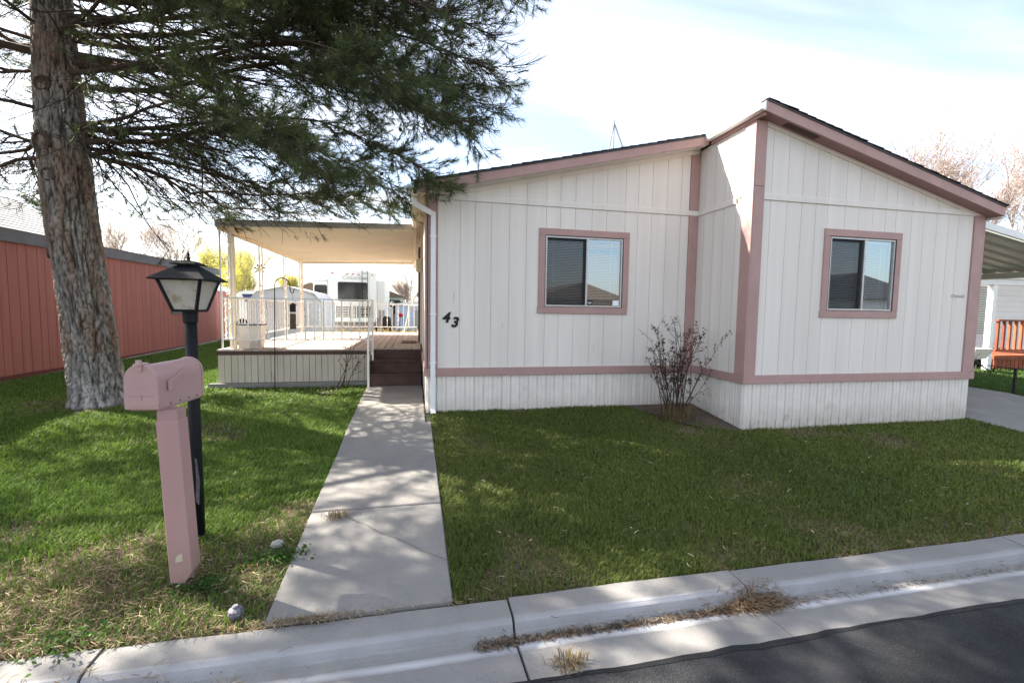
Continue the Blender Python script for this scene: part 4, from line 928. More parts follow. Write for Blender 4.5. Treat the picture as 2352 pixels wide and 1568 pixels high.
# ------------------------------------------------------------------ the pine
TREE = (-4.52, 7.75, .07)
pine = thing('pine_tree', 'tall pine with a thick leaning grey-brown trunk shading the front lawn', 'pine tree', TREE)
TC = [(-.4,-4.47,.46),(.0,-4.50,.40),(.25,-4.52,.345),(.6,-4.56,.315),(1.0,-4.60,.305),(2.5,-4.75,.29),(3.9,-4.83,.285),(5.0,-4.86,.245),(6.5,-4.90,.21),(9,-4.95,.15),(12,-5.0,.08),(14,-5.0,.02)]
def trunk_at(z):
    zs = [t[0] for t in TC]; return Vector((np.interp(z, zs, [t[1] for t in TC]), 7.75, z)), float(np.interp(z, zs, [t[2] for t in TC]))
def pine_trunk():
    nu, zs = 150, list(np.linspace(-.3, 6.2, 330))+list(np.linspace(6.4, 14, 34)); V = []; F = []; C = []
    for z in zs:
        c, r = trunk_at(z)
        for k in range(nu):
            a = 2*math.pi*k/nu; ca, sa = math.cos(a), math.sin(a)
            wv = .5*noise.noise(Vector((ca*2.4, sa*2.4, z*1.9)))
            q = Vector((ca*2.0+wv*.5, sa*2.0-wv*.5, z*1.25))
            nA = abs(noise.noise(Vector((q.x*2.3, q.y*2.3, q.z*1.15)))); nB = abs(noise.noise(Vector((q.x*4.6+7, q.y*4.6, q.z*3.1+2)))); nC = abs(noise.noise(Vector((q.x*3.1-4, q.y*3.1, q.z*5.2+6))))
            q2 = Vector((ca*6.5+wv, sa*6.5, z*6.0+wv*2)); e2 = abs(noise.noise(q2))+.5*abs(noise.noise(q2*2.1))
            crack = max(0, 1-nA/.11, .8*(1-nB/.10), .65*(1-nC/.08)); fine = max(0, 1-e2/.20)
            flare = .06*max(0, .35-z)*(1+1.2*math.sin(a*4+1))
            n3 = noise.noise(Vector((ca*1.5, sa*1.5, z*.8)))
            d = -.036*crack -.011*fine + .022*n3 + .012*noise.noise(q*3.1) + flare
            d *= min(1, r/.2)
            V.append((c.x+(r+d)*ca, c.y+(r+d)*sa, z))
            v = .85+.5*noise.noise(q*2.3)+.35*noise.noise(Vector((ca*9, sa*9, z*14)))
            gray = Vector((.30,.275,.25))*v; brown = Vector((.22,.125,.078)); dark = Vector((.045,.03,.022))
            bm_ = max(0, min(1, .5+1.6*noise.noise(Vector((ca*2.2+5, sa*2.2, z*1.3)))))*(.75 if z > .9 else .2)
            base = gray.lerp(brown, bm_*.75)
            if z < .8: base = base.lerp(Vector((.42,.41,.39))*v, .55*min(1, (.8-z)/.5))
            col = base.lerp(dark, min(1, crack*1.1)).lerp(dark, fine*.45)
            C.append((max(col.x,.01), max(col.y,.01), max(col.z,.01), 1))
    for j in range(len(zs)-1):
        for k in range(nu): F.append((j*nu+k, j*nu+(k+1)%nu, (j+1)*nu+(k+1)%nu, (j+1)*nu+k))
    np_mesh('trunk', V, F, m_barkv, pine, C)
    # healed branch scars
    for (z, a, s) in ((3.78, -1.95, .15), (3.35, -1.75, .10), (4.55, -1.7, .11), (2.3, -2.6, .08)):
        c, r = trunk_at(z); q = Vector((c.x+(r-.02)*math.cos(a), c.y+(r-.02)*math.sin(a), z)); mb = MB()
        mb.lathe([(s*1.05,-.03),(s,.02),(s*.72,.035),(s*.6,.012),(s*.2,.004)], (0,0,0), 14)
        mb.xform(Matrix.Translation(q) @ Vector((math.cos(a), math.sin(a), -.1)).to_track_quat('Z','Y').to_matrix().to_4x4())
        mb.build('branch_scar', m_limb, pine)
pine_trunk()
TUFT = []       # (pos, dir, size)
def grow(p, d, L, n, droop, wob, rnd, floor=-9):
    pts = [p.copy()]; ds = [d.copy()]; s = L/n
    for i in range(n):
        d = (d + Vector((rnd.gauss(0,wob), rnd.gauss(0,wob), rnd.gauss(0,wob)*.7+droop(i/n)))).normalized()
        if (p+d*s).z < floor: d.z = max(d.z, .12*rnd.random()); d.normalize()
        p = p + d*s; pts.append(p.copy()); ds.append(d.copy())
    return pts, ds
def pine_crown():
    rnd = random.Random(5); limbs = MB(); twigs = MB()
    lim = []
    z = 3.7; k = 0
    while z < 13.4:
        nl = 4
        for j in range(nl):
            az = k*2.399+j*2*math.pi/nl+rnd.uniform(-.35,.35)
            L = float(np.interp(z, [3.5,4.2,6.5,8.5,11,13.5], [5.0,5.5,5.0,4.4,3.2,1.2]))*rnd.uniform(.8,1.06)
            ca, sa = math.cos(az), math.sin(az)
            L *= (.9 if ca > .2 else (.9 if z < 6 else .7)) * (.60 if sa > .55 else 1) * (.70 if sa < -.6 else 1)
            if z < 7.2 and abs((az+1.05+math.pi) % (2*math.pi)-math.pi) < .55: continue
            lim.append((z+rnd.uniform(-.2,.2), az, L, 1 if z < 7.2 else 0))
        z += .7 if z < 7.2 else 1.15; k += 1
    # heavy right-hand limbs fill the view; unseen left ones added to shade lawn
    for (x, y, zt) in ((1.15,6.1,5.75),(1.25,6.4,6.1),(1.1,6.3,5.3),(1.05,6.1,4.75),(.9,6.2,4.35),(.75,6.0,4.0),(.1,6.0,3.4),(0,7.6,3.4),(.2,7.0,4.5),(.6,6.4,5.3),(.7,6.2,6.3),
        (-1.2,5.4,3.4),(-.2,5.4,4.2),(.3,5.3,4.9),(-1.0,6.4,3.2),(.7,5.6,5.6),(-.4,7.0,5.6),(-1.5,6.2,5.4),(-2.0,5.4,4.7),(-2.4,8.2,3.4),(1.1,6.6,5.0),(.7,6.6,4.7),(1.0,5.9,6.2),(-8.0,8.0,4.3),(-7.2,8.8,4.6),(-6.8,6.0,4.6),(-6.4,5.4,5.2)):
        lim.append((min(6.8, 3.9+(zt-3.2)*.92), None, (x, y, zt), 2))
    lim += [(a, b, c, 2) for (a, b, c) in ((5.3,-1.8,3.0),(5.9,-2.1,3.5),(6.5,-1.8,3.4),(7.1,-2.1,3.5),(7.7,-1.7,3.3),(6.3,-2.5,3.6),(8.3,-1.4,3.2),(7.4,-1.0,3.4),(8.2,-.6,3.6),(8.9,-.9,3.2))]  # limbs outside the frame, added to cast shade on curb and gutter
    lim += [(a, b, c, 3) for (a, b, c) in ((3.72,.18,3.9),(3.66,-.22,3.4),(3.80,.5,3.6),(3.6,2.8,2.6),(3.75,-2.9,2.8))]
    for (z, az, L, view) in lim:
        c, r = trunk_at(z); N1 = 14
        low = max(0, min(1, (5.6-z)/1.8))
        if az is None:
            tg = Vector(L); az = math.atan2(tg.y-c.y, tg.x-c.x); L = (tg-c).length; pts = []
            ph = rnd.uniform(0, 9)
            for i in range(N1+1):
                t = i/N1; p = c.lerp(tg, t)+Vector((0,0,.34*math.sin(math.pi*t)-.16*math.sin(2*math.pi*t)))
                w_ = .30*math.sin(math.pi*min(1, t*1.15))
                p += Vector((noise.noise(Vector((t*3.2, ph, 1))), noise.noise(Vector((t*3.2, ph, 5)))*1.4, noise.noise(Vector((t*3.2, ph, 9)))))*w_
                pts.append(p)
            ds = [(pts[min(i+1, N1)]-pts[max(i-1, 0)]).normalized() for i in range(N1+1)]
        else:
            d = Vector((math.cos(az), math.sin(az), rnd.uniform(.05,.30)+(.2 if z > 9 else 0))).normalized()
            pts, ds = grow(c, d, L, N1, lambda t: (-.030-.055*low if t < .6 else .03-.045*low), .135, rnd, 3.45 if view < 3 else 3.2)
        r0 = (.012+.0056*L)*(1.5 if rnd.random() < .2 else 1)
        limbs.tube(pts, [max(.009, r0*(1-.9*(i/N1)**.8)) for i in range(N1+1)], 7)
        right = math.cos(az) > .2
        for i in range(2, N1+1):
            t = i/N1; nside = (3 if view == 2 and t > .55 else 2) if t < .92 else 4
            if view == 0: nside = 2 if t < .9 else 3
            if view == 1 and not right: nside = 2 if rnd.random() < .6 else 1
            for s in range(nside):
                if rnd.random() < .1: continue
                dd = ds[i]; perp = Vector((-dd.y, dd.x, 0)).normalized()*(1 if rnd.random() < .5 else -1)
                ang = rnd.uniform(.25,.95) if t < .97 else rnd.uniform(.0,.5)
                L2 = max(.4, L*.34*(1.12-t)*rnd.uniform(.6,1.3)) if t < .97 else rnd.uniform(.35,.7)
                d2 = (dd*math.cos(ang)+perp*math.sin(ang)+Vector((0,0,rnd.uniform(-.55,.35)-(.15*low)))).normalized()
                n2 = 6; p2, e2 = grow(pts[i]+(pts[i-1]-pts[i])*rnd.random(), d2, L2, n2, lambda t: -.02-.03*low if t < .55 else .07, .11, rnd, 3.12 if view < 3 else 2.85)
                limbs.tube(p2, [max(.0035, .0115*L2**.6*(1-.75*q/n2)) for q in range(n2+1)], 4, False)
                if view == 2 and z < 5.4 and t < .6 and math.cos(az) > 0 and rnd.random() < .5:
                    d4 = (Vector((math.cos(az)+rnd.gauss(0,.25), math.sin(az)+rnd.gauss(0,.3), rnd.uniform(-.75,-.2)))).normalized()
                    n4 = 9; p4, e4 = grow(pts[i], d4, rnd.uniform(.9,2.1), n4, lambda t: .035, .06, rnd, 3.0)
                    twigs.tube(p4, [.0085-.0007*q for q in range(n4+1)], 4, False)
                    for q in range(3, n4+1):
                        if rnd.random() < .45: continue
                        p5, e5 = grow(p4[q], (e4[q]+Vector((rnd.gauss(0,.5),rnd.gauss(0,.5),rnd.gauss(.05,.35)))).normalized(), rnd.uniform(.12,.4), 3, lambda t: .06, .12, rnd, 2.9)
                        twigs.tube(p5, [.0042,.0036,.003,.0024], 3, False)
                        if q > 6 and rnd.random() < .6: TUFT.append((p5[3], e5[3], rnd.uniform(.65,.95)))
                inner = t < .34
                for q in range(1, n2+1):
                    u = q/n2
                    for s3 in range(2 if q < n2 else 3):
                        if rnd.random() < (.12 if view == 2 else .25): continue
                        d3 = (e2[q]*rnd.uniform(.5,1.1)+Vector((rnd.gauss(0,.45),rnd.gauss(0,.45),rnd.gauss(.02 if low else .15,.38)))).normalized()
                        L3 = rnd.uniform(.15,.50)*(1.2-.4*u)
                        p3, e3 = grow(p2[q], d3, L3, 3, lambda t: .09, .13, rnd, 2.98 if view < 3 else 2.72)
                        if z < 7.6: twigs.tube(p3, [.0048,.004,.0034,.0025], 3, False)
                        bare = (view == 3 and rnd.random() < .72) or (inner and rnd.random() < (.8 if z < 4.6 else .45)) or (t < .55 and z < 6.5 and rnd.random() < (.6 if z < 4.8 else .38))
                        if not bare:
                            TUFT.append((p3[3], e3[3], rnd.uniform(.85,1.2)))
                            if rnd.random() < (.7 if view == 2 else .45): TUFT.append((p3[2], e3[2], rnd.uniform(.75,1.05)))
                            if view == 2 and rnd.random() < .25: TUFT.append((p3[1], (e3[1]+Vector((rnd.gauss(0,.5),rnd.gauss(0,.5),rnd.gauss(.1,.4)))).normalized(), rnd.uniform(.65,.95)))
    # long hanging sprays below the crown, in front of the awning
    for (p, d, L) in (((-2.2,7.0,3.75),(.55,-.1,-.62),1.75), ((-1.5,6.9,3.5),(.55,-.1,-.32),1.0), ((-3.2,7.0,3.7),(.62,-.05,-.42),1.5), ((-1.9,7.1,3.6),(.35,.0,-.75),1.0), ((-2.75,6.9,3.6),(.1,0,-.9),.9), ((-5.2,7.0,3.9),(-.35,-.1,-.8),1.2), ((-4.2,6.8,3.85),(.45,-.1,-.62),1.9)):
        p2, e2 = grow(Vector(p), Vector(d).normalized(), L, 8, lambda t: .045, .06, rnd)
        twigs.tube(p2, [.012-.001*q for q in range(9)], 4, False)
        for q in range(3, 9):
            d3 = (e2[q]+Vector((rnd.gauss(0,.5),rnd.gauss(0,.4),rnd.gauss(0,.4)))).normalized(); p3, e3 = grow(p2[q], d3, rnd.uniform(.1,.3), 3, lambda t: .05, .12, rnd)
            twigs.tube(p3, [.0045,.004,.003,.0025], 3, False)
            if q > 5 or rnd.random() < .3: TUFT.append((p3[3], e3[3], rnd.uniform(.6,.9)))
    limbs.build('limbs', m_limb, pine, smooth=True)
    tw = twigs.build('twigs', m_twig, pine); tw['kind'] = 'stuff'
    # clumps and gaps through the crown
    keep = []
    for t in TUFT:
        p = t[0]; n_ = noise.noise(p*.62)+.45*noise.noise(p*1.5); thr = -.5 if (p.y < 7 and -7 < p.x < -3.6 and p.z > 4.6) else (-.12 if (p.z > 6.8 or p.x < -5.2) else (-.24 if p.x > -2 else -.18))
        if n_ > thr or rnd.random() < .12: keep.append(t)
    TUFT[:] = keep
    # needles, all at once
    P = np.array([t[0] for t in TUFT], np.float32); D = np.array([t[1] for t in TUFT], np.float32); S = np.array([t[2] for t in TUFT], np.float32)
    # keep the house gutter side clear of stray tufts and thin what hangs too low
    K = 31; N = len(P)
    A = np.cross(D, np.array([0.13,.21,.97], np.float32)); A /= np.linalg.norm(A, axis=1, keepdims=True)+1e-6; B = np.cross(D, A)
    ph = rng.uniform(0, 2*np.pi, (N,K)); sp = rng.uniform(.25, 1.15, (N,K)); back = rng.uniform(-.10, .02, (N,K)); ln = rng.uniform(.085,.125,(N,K))*S[:,None]
    nd = D[:,None,:]*np.cos(sp)[...,None] + (A[:,None,:]*np.cos(ph)[...,None]+B[:,None,:]*np.sin(ph)[...,None])*np.sin(sp)[...,None]
    o = P[:,None,:]+D[:,None,:]*back[...,None]; e = o+nd*ln[...,None]
    side = np.cross(nd, rng.normal(size=(N,K,3))); side /= np.linalg.norm(side, axis=2, keepdims=True)+1e-6
    w = .0029
    V = np.stack([o-side*w, o+side*w, e], axis=2).reshape(-1,3); F = np.arange(len(V), dtype=np.int32).reshape(-1,3)
    base = np.array([.088,.118,.048]); tint = rng.uniform(.65,1.35,(N,1)); yel = rng.uniform(0,1,(N,1))
    cN = base*tint + yel**3*np.array([.045,.035,.0]); cN = np.repeat(cN, K*3, axis=0); C = np.concatenate([cN, np.ones((len(cN),1))], axis=1)
    np_mesh('needles', V, F, m_needle, pine, C)['kind'] = 'stuff'
    print('tufts', N, 'needle tris', len(F))
    # cones
    cm = None; rr2 = random.Random(3)
    cand = [t for t in TUFT if t[0].z < 4.6 and t[0].y < 8.6 and t[0].x > -6]
    for (p, d, s) in rr2.sample(cand, 26):
        if cm is None:
            mb = MB(); mb.lathe([(.006,-.042),(.02,-.03),(.016,-.026),(.026,-.012),(.02,-.008),(.027,.004),(.02,.01),(.021,.02),(.012,.03),(.003,.038)], (0,0,0), 9)
            o0 = mb.build('pine_cone', m_cone, pine); cm = o0.data
            o0.location = p - ORG[pine.name]
        else:
            o0 = bpy.data.objects.new('pine_cone', cm); COL.objects.link(o0); o0.parent = pine; o0.location = p - ORG[pine.name]
        o0.rotation_euler = (rr2.uniform(0,3), rr2.uniform(0,3), 0)
    # the template mesh is stored around its own origin
    cm.transform(Matrix.Translation(ORG[pine.name]))
pine_crown()

# ------------------------------------------------------------------ leafless and budding trees
def bare_tree(name, label, base, H, R0, seed, group, mt, leaf=None, nleaf=0, lsize=.05, spread=.5, depth=4, up=.25, trunk_frac=.3, split=3, twigcut=.004, lean=(0,0)):
    rnd = random.Random(seed); root = thing(name, label, 'tree', base, group); mb = MB(); tips = []
    def br(p, d, L, r, lev):
        n = 5 if lev < 2 else 3; pts, ds = grow(p, d, L, n, lambda t: up*.06, .10, rnd)
        mb.tube(pts, [max(twigcut, r*(1-.45*i/n)) for i in range(n+1)], 7 if lev == 0 else (4 if lev < 3 else 3), False)
        if lev >= depth-1: tips.extend(pts[1:])
        if lev >= depth: return
        for s in range(split+(1 if lev > 0 else 0)):
            q = rnd.randint(max(1, n//2), n) if lev else rnd.randint(n-1, n)
            a = rnd.uniform(0, 2*math.pi); sp = spread*rnd.uniform(.5,1.3)
            dd = (ds[q]*math.cos(sp)+Vector((math.cos(a),math.sin(a),0))*math.sin(sp)+Vector((0,0,up))).normalized()
            br(pts[q], dd, L*rnd.uniform(.55,.85), max(twigcut, r*.55*rnd.uniform(.75,1.1)), lev+1)
    br(Vector(base)-Vector((0,0,.2)), Vector((lean[0],lean[1],1)).normalized(), H*trunk_frac, R0, 0)
    mb.build('trunk', mt, root)
    if leaf is not None and nleaf:
        T = np.array(tips, np.float32); idx = rng.integers(0, len(T), nleaf); P = T[idx]+rng.normal(0, lsize*2.2, (nleaf,3))
        a = rng.normal(size=(nleaf,3)); a /= np.linalg.norm(a, axis=1, keepdims=True); b = np.cross(a, rng.normal(size=(nleaf,3))); b /= np.linalg.norm(b, axis=1, keepdims=True)
        s = (lsize*rng.uniform(.5,1.3,(nleaf,1))); V = np.stack([P-a*s*.5, P+b*s*.35, P+a*s*.7], axis=1).reshape(-1,3); F = np.arange(len(V)).reshape(-1,3)
        c = np.array(leaf)*rng.uniform(.7,1.3,(nleaf,1)); C = np.concatenate([np.repeat(c,3,0), np.ones((nleaf*3,1))], 1)
        np_mesh('crown', V, F, m_leaf, root, C)['kind'] = 'stuff'
    return root
PINKB = (.56,.46,.41); YEL = (.62,.60,.13)
bare_tree('budding_tree', 'tall leafless tree with pinkish buds, leftmost above the right roof slope', (35,26,.2), 20, .2, 21, 'budding trees behind the right roof', m_greybark, PINKB, 9000, .14, .5, 5, .28, .27, 3, .012)
bare_tree('budding_tree', 'tall leafless tree with pinkish buds, in the middle above the carport', (40.5,26,.2), 19.5, .22, 22, 'budding trees behind the right roof', m_greybark, PINKB, 9000, .14, .5, 5, .25, .27, 3, .012)
bare_tree('budding_tree', 'tall leafless tree with pinkish buds at the right picture edge', (46,27.5,.2), 22, .24, 23, 'budding trees behind the right roof', m_greybark, PINKB, 9000, .14, .5, 5, .25, .27, 3, .012)
for i, (x, yy, h, lb) in enumerate(((-15.6,38,8.0,'between the red home and the corner column'), (-13.2,36,8.2,'right of the awning corner column'), (-11.2,37,7.4,'above the white camper'), (-9.0,39,6.0,'behind the gambrel shed'), (-10.2,33,6.6,'left of the sun ornament'))):
    bare_tree('willow_tree', 'yellow-green budding tree '+lb, (x,yy,.25), h, .12, 31+i, 'yellow-green trees in the far left background', m_greybark, YEL, 9000, .085, .40, 5, .30, .28, 3, .008)
for i, (x, yy, h, lb) in enumerate(((-24,46,13,'left of the lamp finial'), (-20.5,46,12,'right of the lamp finial'))):
    bare_tree('hazy_bare_tree', 'brownish leafless tree above the red home roof, '+lb, (x,yy,.25), h, .15, 41+i, 'leafless trees behind the red home', m_greybark, (.60,.50,.40), 7000, .09, .5, 5, .2, .28, 3, .008)
bare_tree('pale_young_tree', 'thin pale-barked leafless tree on the lawn right of the trailer', (-.37,20,.2), 4.6, .075, 51, None, m_paleBark, None, 0, .05, .5, 4, .25, .38, 2, .006)
bare_tree('far_bare_tree', 'faint leafless tree beyond the blue shed', (-.2,42,.3), 5.5, .12, 53, None, m_greybark, (.45,.36,.3), 3000, .1, .5, 5, .2, .28, 3, .008)
def hedge(name, label, x0, x1, y0, y1, z0, z1, col, n, ls):
    root = thing(name, label, 'hedge', ((x0+x1)/2, (y0+y1)/2, z0))
    P = np.stack([rng.uniform(x0,x1,n), rng.uniform(y0,y1,n), z0+(z1-z0)*rng.uniform(0,1,n)**.8*(1-.25*np.abs(np.sin(rng.uniform(x0,x1,n)*3)))], 1)
    a = rng.normal(size=(n,3)); a /= np.linalg.norm(a, axis=1, keepdims=True); b = np.cross(a, rng.normal(size=(n,3))); b /= np.linalg.norm(b, axis=1, keepdims=True)
    V = np.stack([P-a*ls, P+b*ls*.6, P+a*ls], 1).reshape(-1,3); c = np.array(col)*rng.uniform(.5,1.4,(n,1)); C = np.concatenate([np.repeat(c,3,0), np.ones((n*3,1))], 1)
    np_mesh('foliage', V, np.arange(len(V)).reshape(-1,3), m_leaf, root, C)['kind'] = 'stuff'
    s = MB()
    for k in range(6): x = x0+(x1-x0)*(k+.5)/6; s.tube([(x,(y0+y1)/2,z0-.05),(x+.05,(y0+y1)/2,z0+(z1-z0)*.8)], .015, 4)
    s.build('stems', m_greybark, root)
hedge('dark_hedge', 'dark green hedge under the brown roofed house', -1.85,-.65,32.4,33.2,1.2,2.2, (.10,.12,.05), 2500, .09)
hedge('dry_flower_strip', 'strip of dry brown and green plants behind the deck', -3.0,.5,15.6,16.3,.2,.95, (.30,.24,.10), 3500, .045)
hedge('tan_shrub', 'tan leafless shrub beside the white neighbouring porch post', 14.9,15.7,9.9,10.5,.6,1.25, (.42,.30,.18), 1800, .05)

# ------------------------------------------------------------------ rose bushes
def rose(name, label, base, stems, seed, H, spread, leafn, bias=(0,0)):
    rnd = random.Random(seed); root = thing(name, label, 'rose bush', base); mb = MB(); tips = []
    B = Vector(base)
    for k in range(stems):
        a = rnd.uniform(0, 2*math.pi); sp = rnd.uniform(.05, spread)
        d = Vector((math.cos(a)*sp+bias[0], math.sin(a)*sp*.55+bias[1], 1)).normalized(); L = H*rnd.uniform(.5,1.0)
        p, e = grow(B+Vector((rnd.gauss(0,.07),rnd.gauss(0,.05),0)), d, L, 7, lambda t: .02, .07, rnd)
        mb.tube(p, [.0075-.0007*i for i in range(8)], 4, False)
        for q in range(3, 8):
            for s in range(2):
                if rnd.random() < .35: continue
                d2 = (e[q]+Vector((rnd.gauss(0,.6),rnd.gauss(0,.5),rnd.gauss(.1,.4)))).normalized(); p2, e2 = grow(p[q], d2, rnd.uniform(.08,.26), 3, lambda t: .04, .14, rnd)
                mb.tube(p2, [.0035,.003,.0026,.002], 3, False); tips.append((p2[3], e2[3])); tips.append((p2[2], e2[2]))
        tips.append((p[7], e[7]))
    mb.build('canes', m_cane, root)
    lv = MB(); rn2 = random.Random(seed+1)
    V = []; C = []
    for i in range(leafn):
        p, d = rn2.choice(tips); p = p+Vector((rn2.gauss(0,.018),rn2.gauss(0,.018),rn2.gauss(-.01,.018)))
        ax = (Vector((rn2.gauss(0,1),rn2.gauss(0,1),-.5))).normalized(); bx = ax.orthogonal().normalized(); s = rn2.uniform(.012,.026)
        V += [p-ax*s*.3, p+bx*s*.55, p+ax*s*1.1, p-bx*s*.55]; c = rn2.choice([(.11,.045,.03),(.06,.035,.025),(.035,.042,.02),(.15,.075,.045)]); C += [c+(1,)]*4
    np_mesh('dry_leaves', [tuple(v) for v in V], np.arange(len(V)).reshape(-1,4), m_leaf, root, C)['kind'] = 'stuff'
    mh = mat('dry_rose_hip_'+name, (.14,.07,.035), .9, .3, 40)
    for i in range(min(14, leafn//12)):
        p, d = rn2.choice(tips); MB().lathe([(.004,-.012),(.012,-.008),(.016,.002),(.012,.012),(.003,.016)], tuple(p), 7).build('rose_hip', mh, root)
    return root
rose('rose_bush', 'leafless brown rose bush in the corner between the two house fronts', (3.79,5.95,.02), 34, 61, 1.42, .6, 1700)
rose('rose_cane', 'sparse rose cane leaning at the deck skirting beside the steps', (-1.28,8.66,.13), 4, 64, .95, .25, 60, (.38,0))
def straw_clump(name, label, c, n, h, rad, cc=(.27,.2,.11)):
    root = None; P = np.stack([c[0]+rng.normal(0,rad*.35,n), c[1]+rng.normal(0,rad*.25,n), np.full(n,c[2])], 1)
    out = P-np.array(c); out[:,2] = 0; out = out/(np.linalg.norm(out,axis=1,keepdims=True)+1e-4); d = out*rng.uniform(.1,1,(n,1))+rng.normal(0,.3,(n,3)); d[:,2] = 0
    hh = h*rng.uniform(.4,1.1,(n,1)); up = np.array([0,0,1.]); mid = P+d*hh*.35+up*hh*.75; tip = P+d*hh*.95+up*hh*rng.uniform(.35,1,(n,1))
    sd = np.cross(d+.01, up); sd /= np.linalg.norm(sd,axis=1,keepdims=True)+1e-6; w = .0028
    V = np.stack([P-sd*w,P+sd*w,mid+sd*w*.8,mid-sd*w*.8,tip],1).reshape(-1,3); b = np.arange(n)[:,None]*5
    F = np.concatenate([b+np.array([0,1,2]), b+np.array([0,2,3]), b+np.array([3,2,4])],0)
    col = np.array(cc)*rng.uniform(.6,1.3,(n,1)); C = np.concatenate([np.repeat(col,5,0),np.ones((n*5,1))],1)
    o = np_mesh(name, V, F, m_litter, None, C); tag(o, label, 'dry grass', kind='stuff')
straw_clump('dry_grass_clump', 'clump of dry straw grass at the foot of the rose bush', (3.82,5.90,.03), 600, .28, .30)

# ------------------------------------------------------------------ grass and litter
def vnoise(x, y, s, seed):
    r = np.random.default_rng(seed); g = r.random((64,64)); xs, ys = x*s, y*s; xi, yi = np.floor(xs).astype(int), np.floor(ys).astype(int); fx, fy = xs-xi, ys-yi
    fx = fx*fx*(3-2*fx); fy = fy*fy*(3-2*fy); G = lambda a, b: g[a % 64, b % 64]
    return (G(xi,yi)*(1-fx)+G(xi+1,yi)*fx)*(1-fy)+(G(xi,yi+1)*(1-fx)+G(xi+1,yi+1)*fx)*fy
def fbm(x, y, s, seed): return (vnoise(x,y,s,seed)+.5*vnoise(x,y,s*2.1,seed+1)+.25*vnoise(x,y,s*4.3,seed+2))/1.75
def lawn(name, N, region, mask, seed):
    r = np.random.default_rng(seed); xs, ys = [], []; tot = 0
    (x0,x1,y0,y1) = region
    while tot < N:
        x = r.uniform(x0,x1,600000); y = r.uniform(y0,y1,600000); d2 = x*x+y*y+2.0
        ok = (r.random(600000) < np.minimum(1, 14/d2**.95)) & mask(x,y) & (x < 1.85*y+.5) & (x > -.98*y-.6)
        xs.append(x[ok]); ys.append(y[ok]); tot += ok.sum()
    x = np.concatenate(xs)[:N]; y = np.concatenate(ys)[:N]; d = np.sqrt(x*x+y*y)
    # bare and straw patches: dry ground along the curb on the left, thinner at the right-hand curb
    left = x < -.3
    edge = np.clip((3.75-y)/1.0, 0, 1)
    dry = fbm(x,y,1.3,5)*1.0 + np.where(left, edge*.72*np.clip((x+3.8)/1.4,0,1), np.clip((3.0-y)/.45,0,1)*.25) - .56
    dry += np.where(left & (np.hypot(x+1.2,y-3.7) < .9), .12, 0)
    dry = np.clip(dry*4.2, 0, 1)
    keep = r.random(N) > dry*.72
    x, y, d, dry, left = x[keep], y[keep], d[keep], dry[keep], left[keep]; n = len(x)
    z = np.interp(y, GY, GZ)-.012
    straw = r.random(n) < np.where(left, .05, .09+.5*np.clip(fbm(x,y,1.1,55)-.40,0,1)*1.8)+dry*.42
    h = r.uniform(.024,.052,n)*(1+.4*(fbm(x,y,2.2,9)-.5)*2)*np.where(straw,.8,1); h = np.where(left & ~straw, h*1.15, h)
    a = r.uniform(0,2*np.pi,n); dirx, diry = np.cos(a), np.sin(a); ln = h*r.uniform(.25,1.0,n)*np.where(straw,1.9,1)
    w = (.0013+.00046*d)*r.uniform(.8,1.3,n)
    sx, sy = -diry*w, dirx*w
    base = np.stack([x,y,z],1); S = np.stack([sx,sy,np.zeros(n)],1)
    mid = base+np.stack([dirx*ln*.35,diry*ln*.35,h*.65*np.where(straw,.5,1)],1); tip = base+np.stack([dirx*ln,diry*ln,h*np.where(straw,.5,1)],1)
    V = np.stack([base-S,base+S,mid+S*.75,mid-S*.75,tip],1).reshape(-1,3)
    b = np.arange(n)[:,None]*5; F = np.concatenate([b+np.array([0,1,2]),b+np.array([0,2,3]),b+np.array([3,2,4])],0)
    tone = fbm(x,y,.9,21)[:,None]; g = np.array([.078,.145,.018])*(1-tone)+np.array([.165,.245,.042])*tone
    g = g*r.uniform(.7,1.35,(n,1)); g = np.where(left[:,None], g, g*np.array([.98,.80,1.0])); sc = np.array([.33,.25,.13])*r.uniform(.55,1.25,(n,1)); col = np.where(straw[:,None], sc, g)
    C = np.concatenate([np.repeat(col,5,0),np.ones((n*5,1))],1)
    o = np_mesh(name, V, F, m_grass, None, C); return o
def in_bed(x, y): return ((x > 3.3)&(x < 4.6)&(y > 6.62-(x-3.28)*1.12)&(y > 5.36)&(np.hypot(x-3.8,y-5.9) < 1.2))
def house_mask(x, y): return ~((x > .17)&(x < 4.53)&(y > 6.6)) & ~((x > 4.5)&(x < 8.72)&(y > 5.39))
o = lawn('lawn_grass', 235000, (-9,-.83,2.66,9.0), lambda x,y: (y > 2.66)&(x > -7.35)&(np.hypot(x+4.5,y-7.75) > .45)&~((x > -3.55)&(y > 8.78)), 101); tag(o, 'green lawn grass with dry straw patches left of the walkway', 'grass', kind='stuff')
o = lawn('lawn_grass', 235000, (.25,8.73,2.66,6.6), lambda x,y: (y > 2.66)&house_mask(x,y)&~in_bed(x,y), 102); tag(o, 'shaded lawn grass in front of the house', 'grass', kind='stuff')
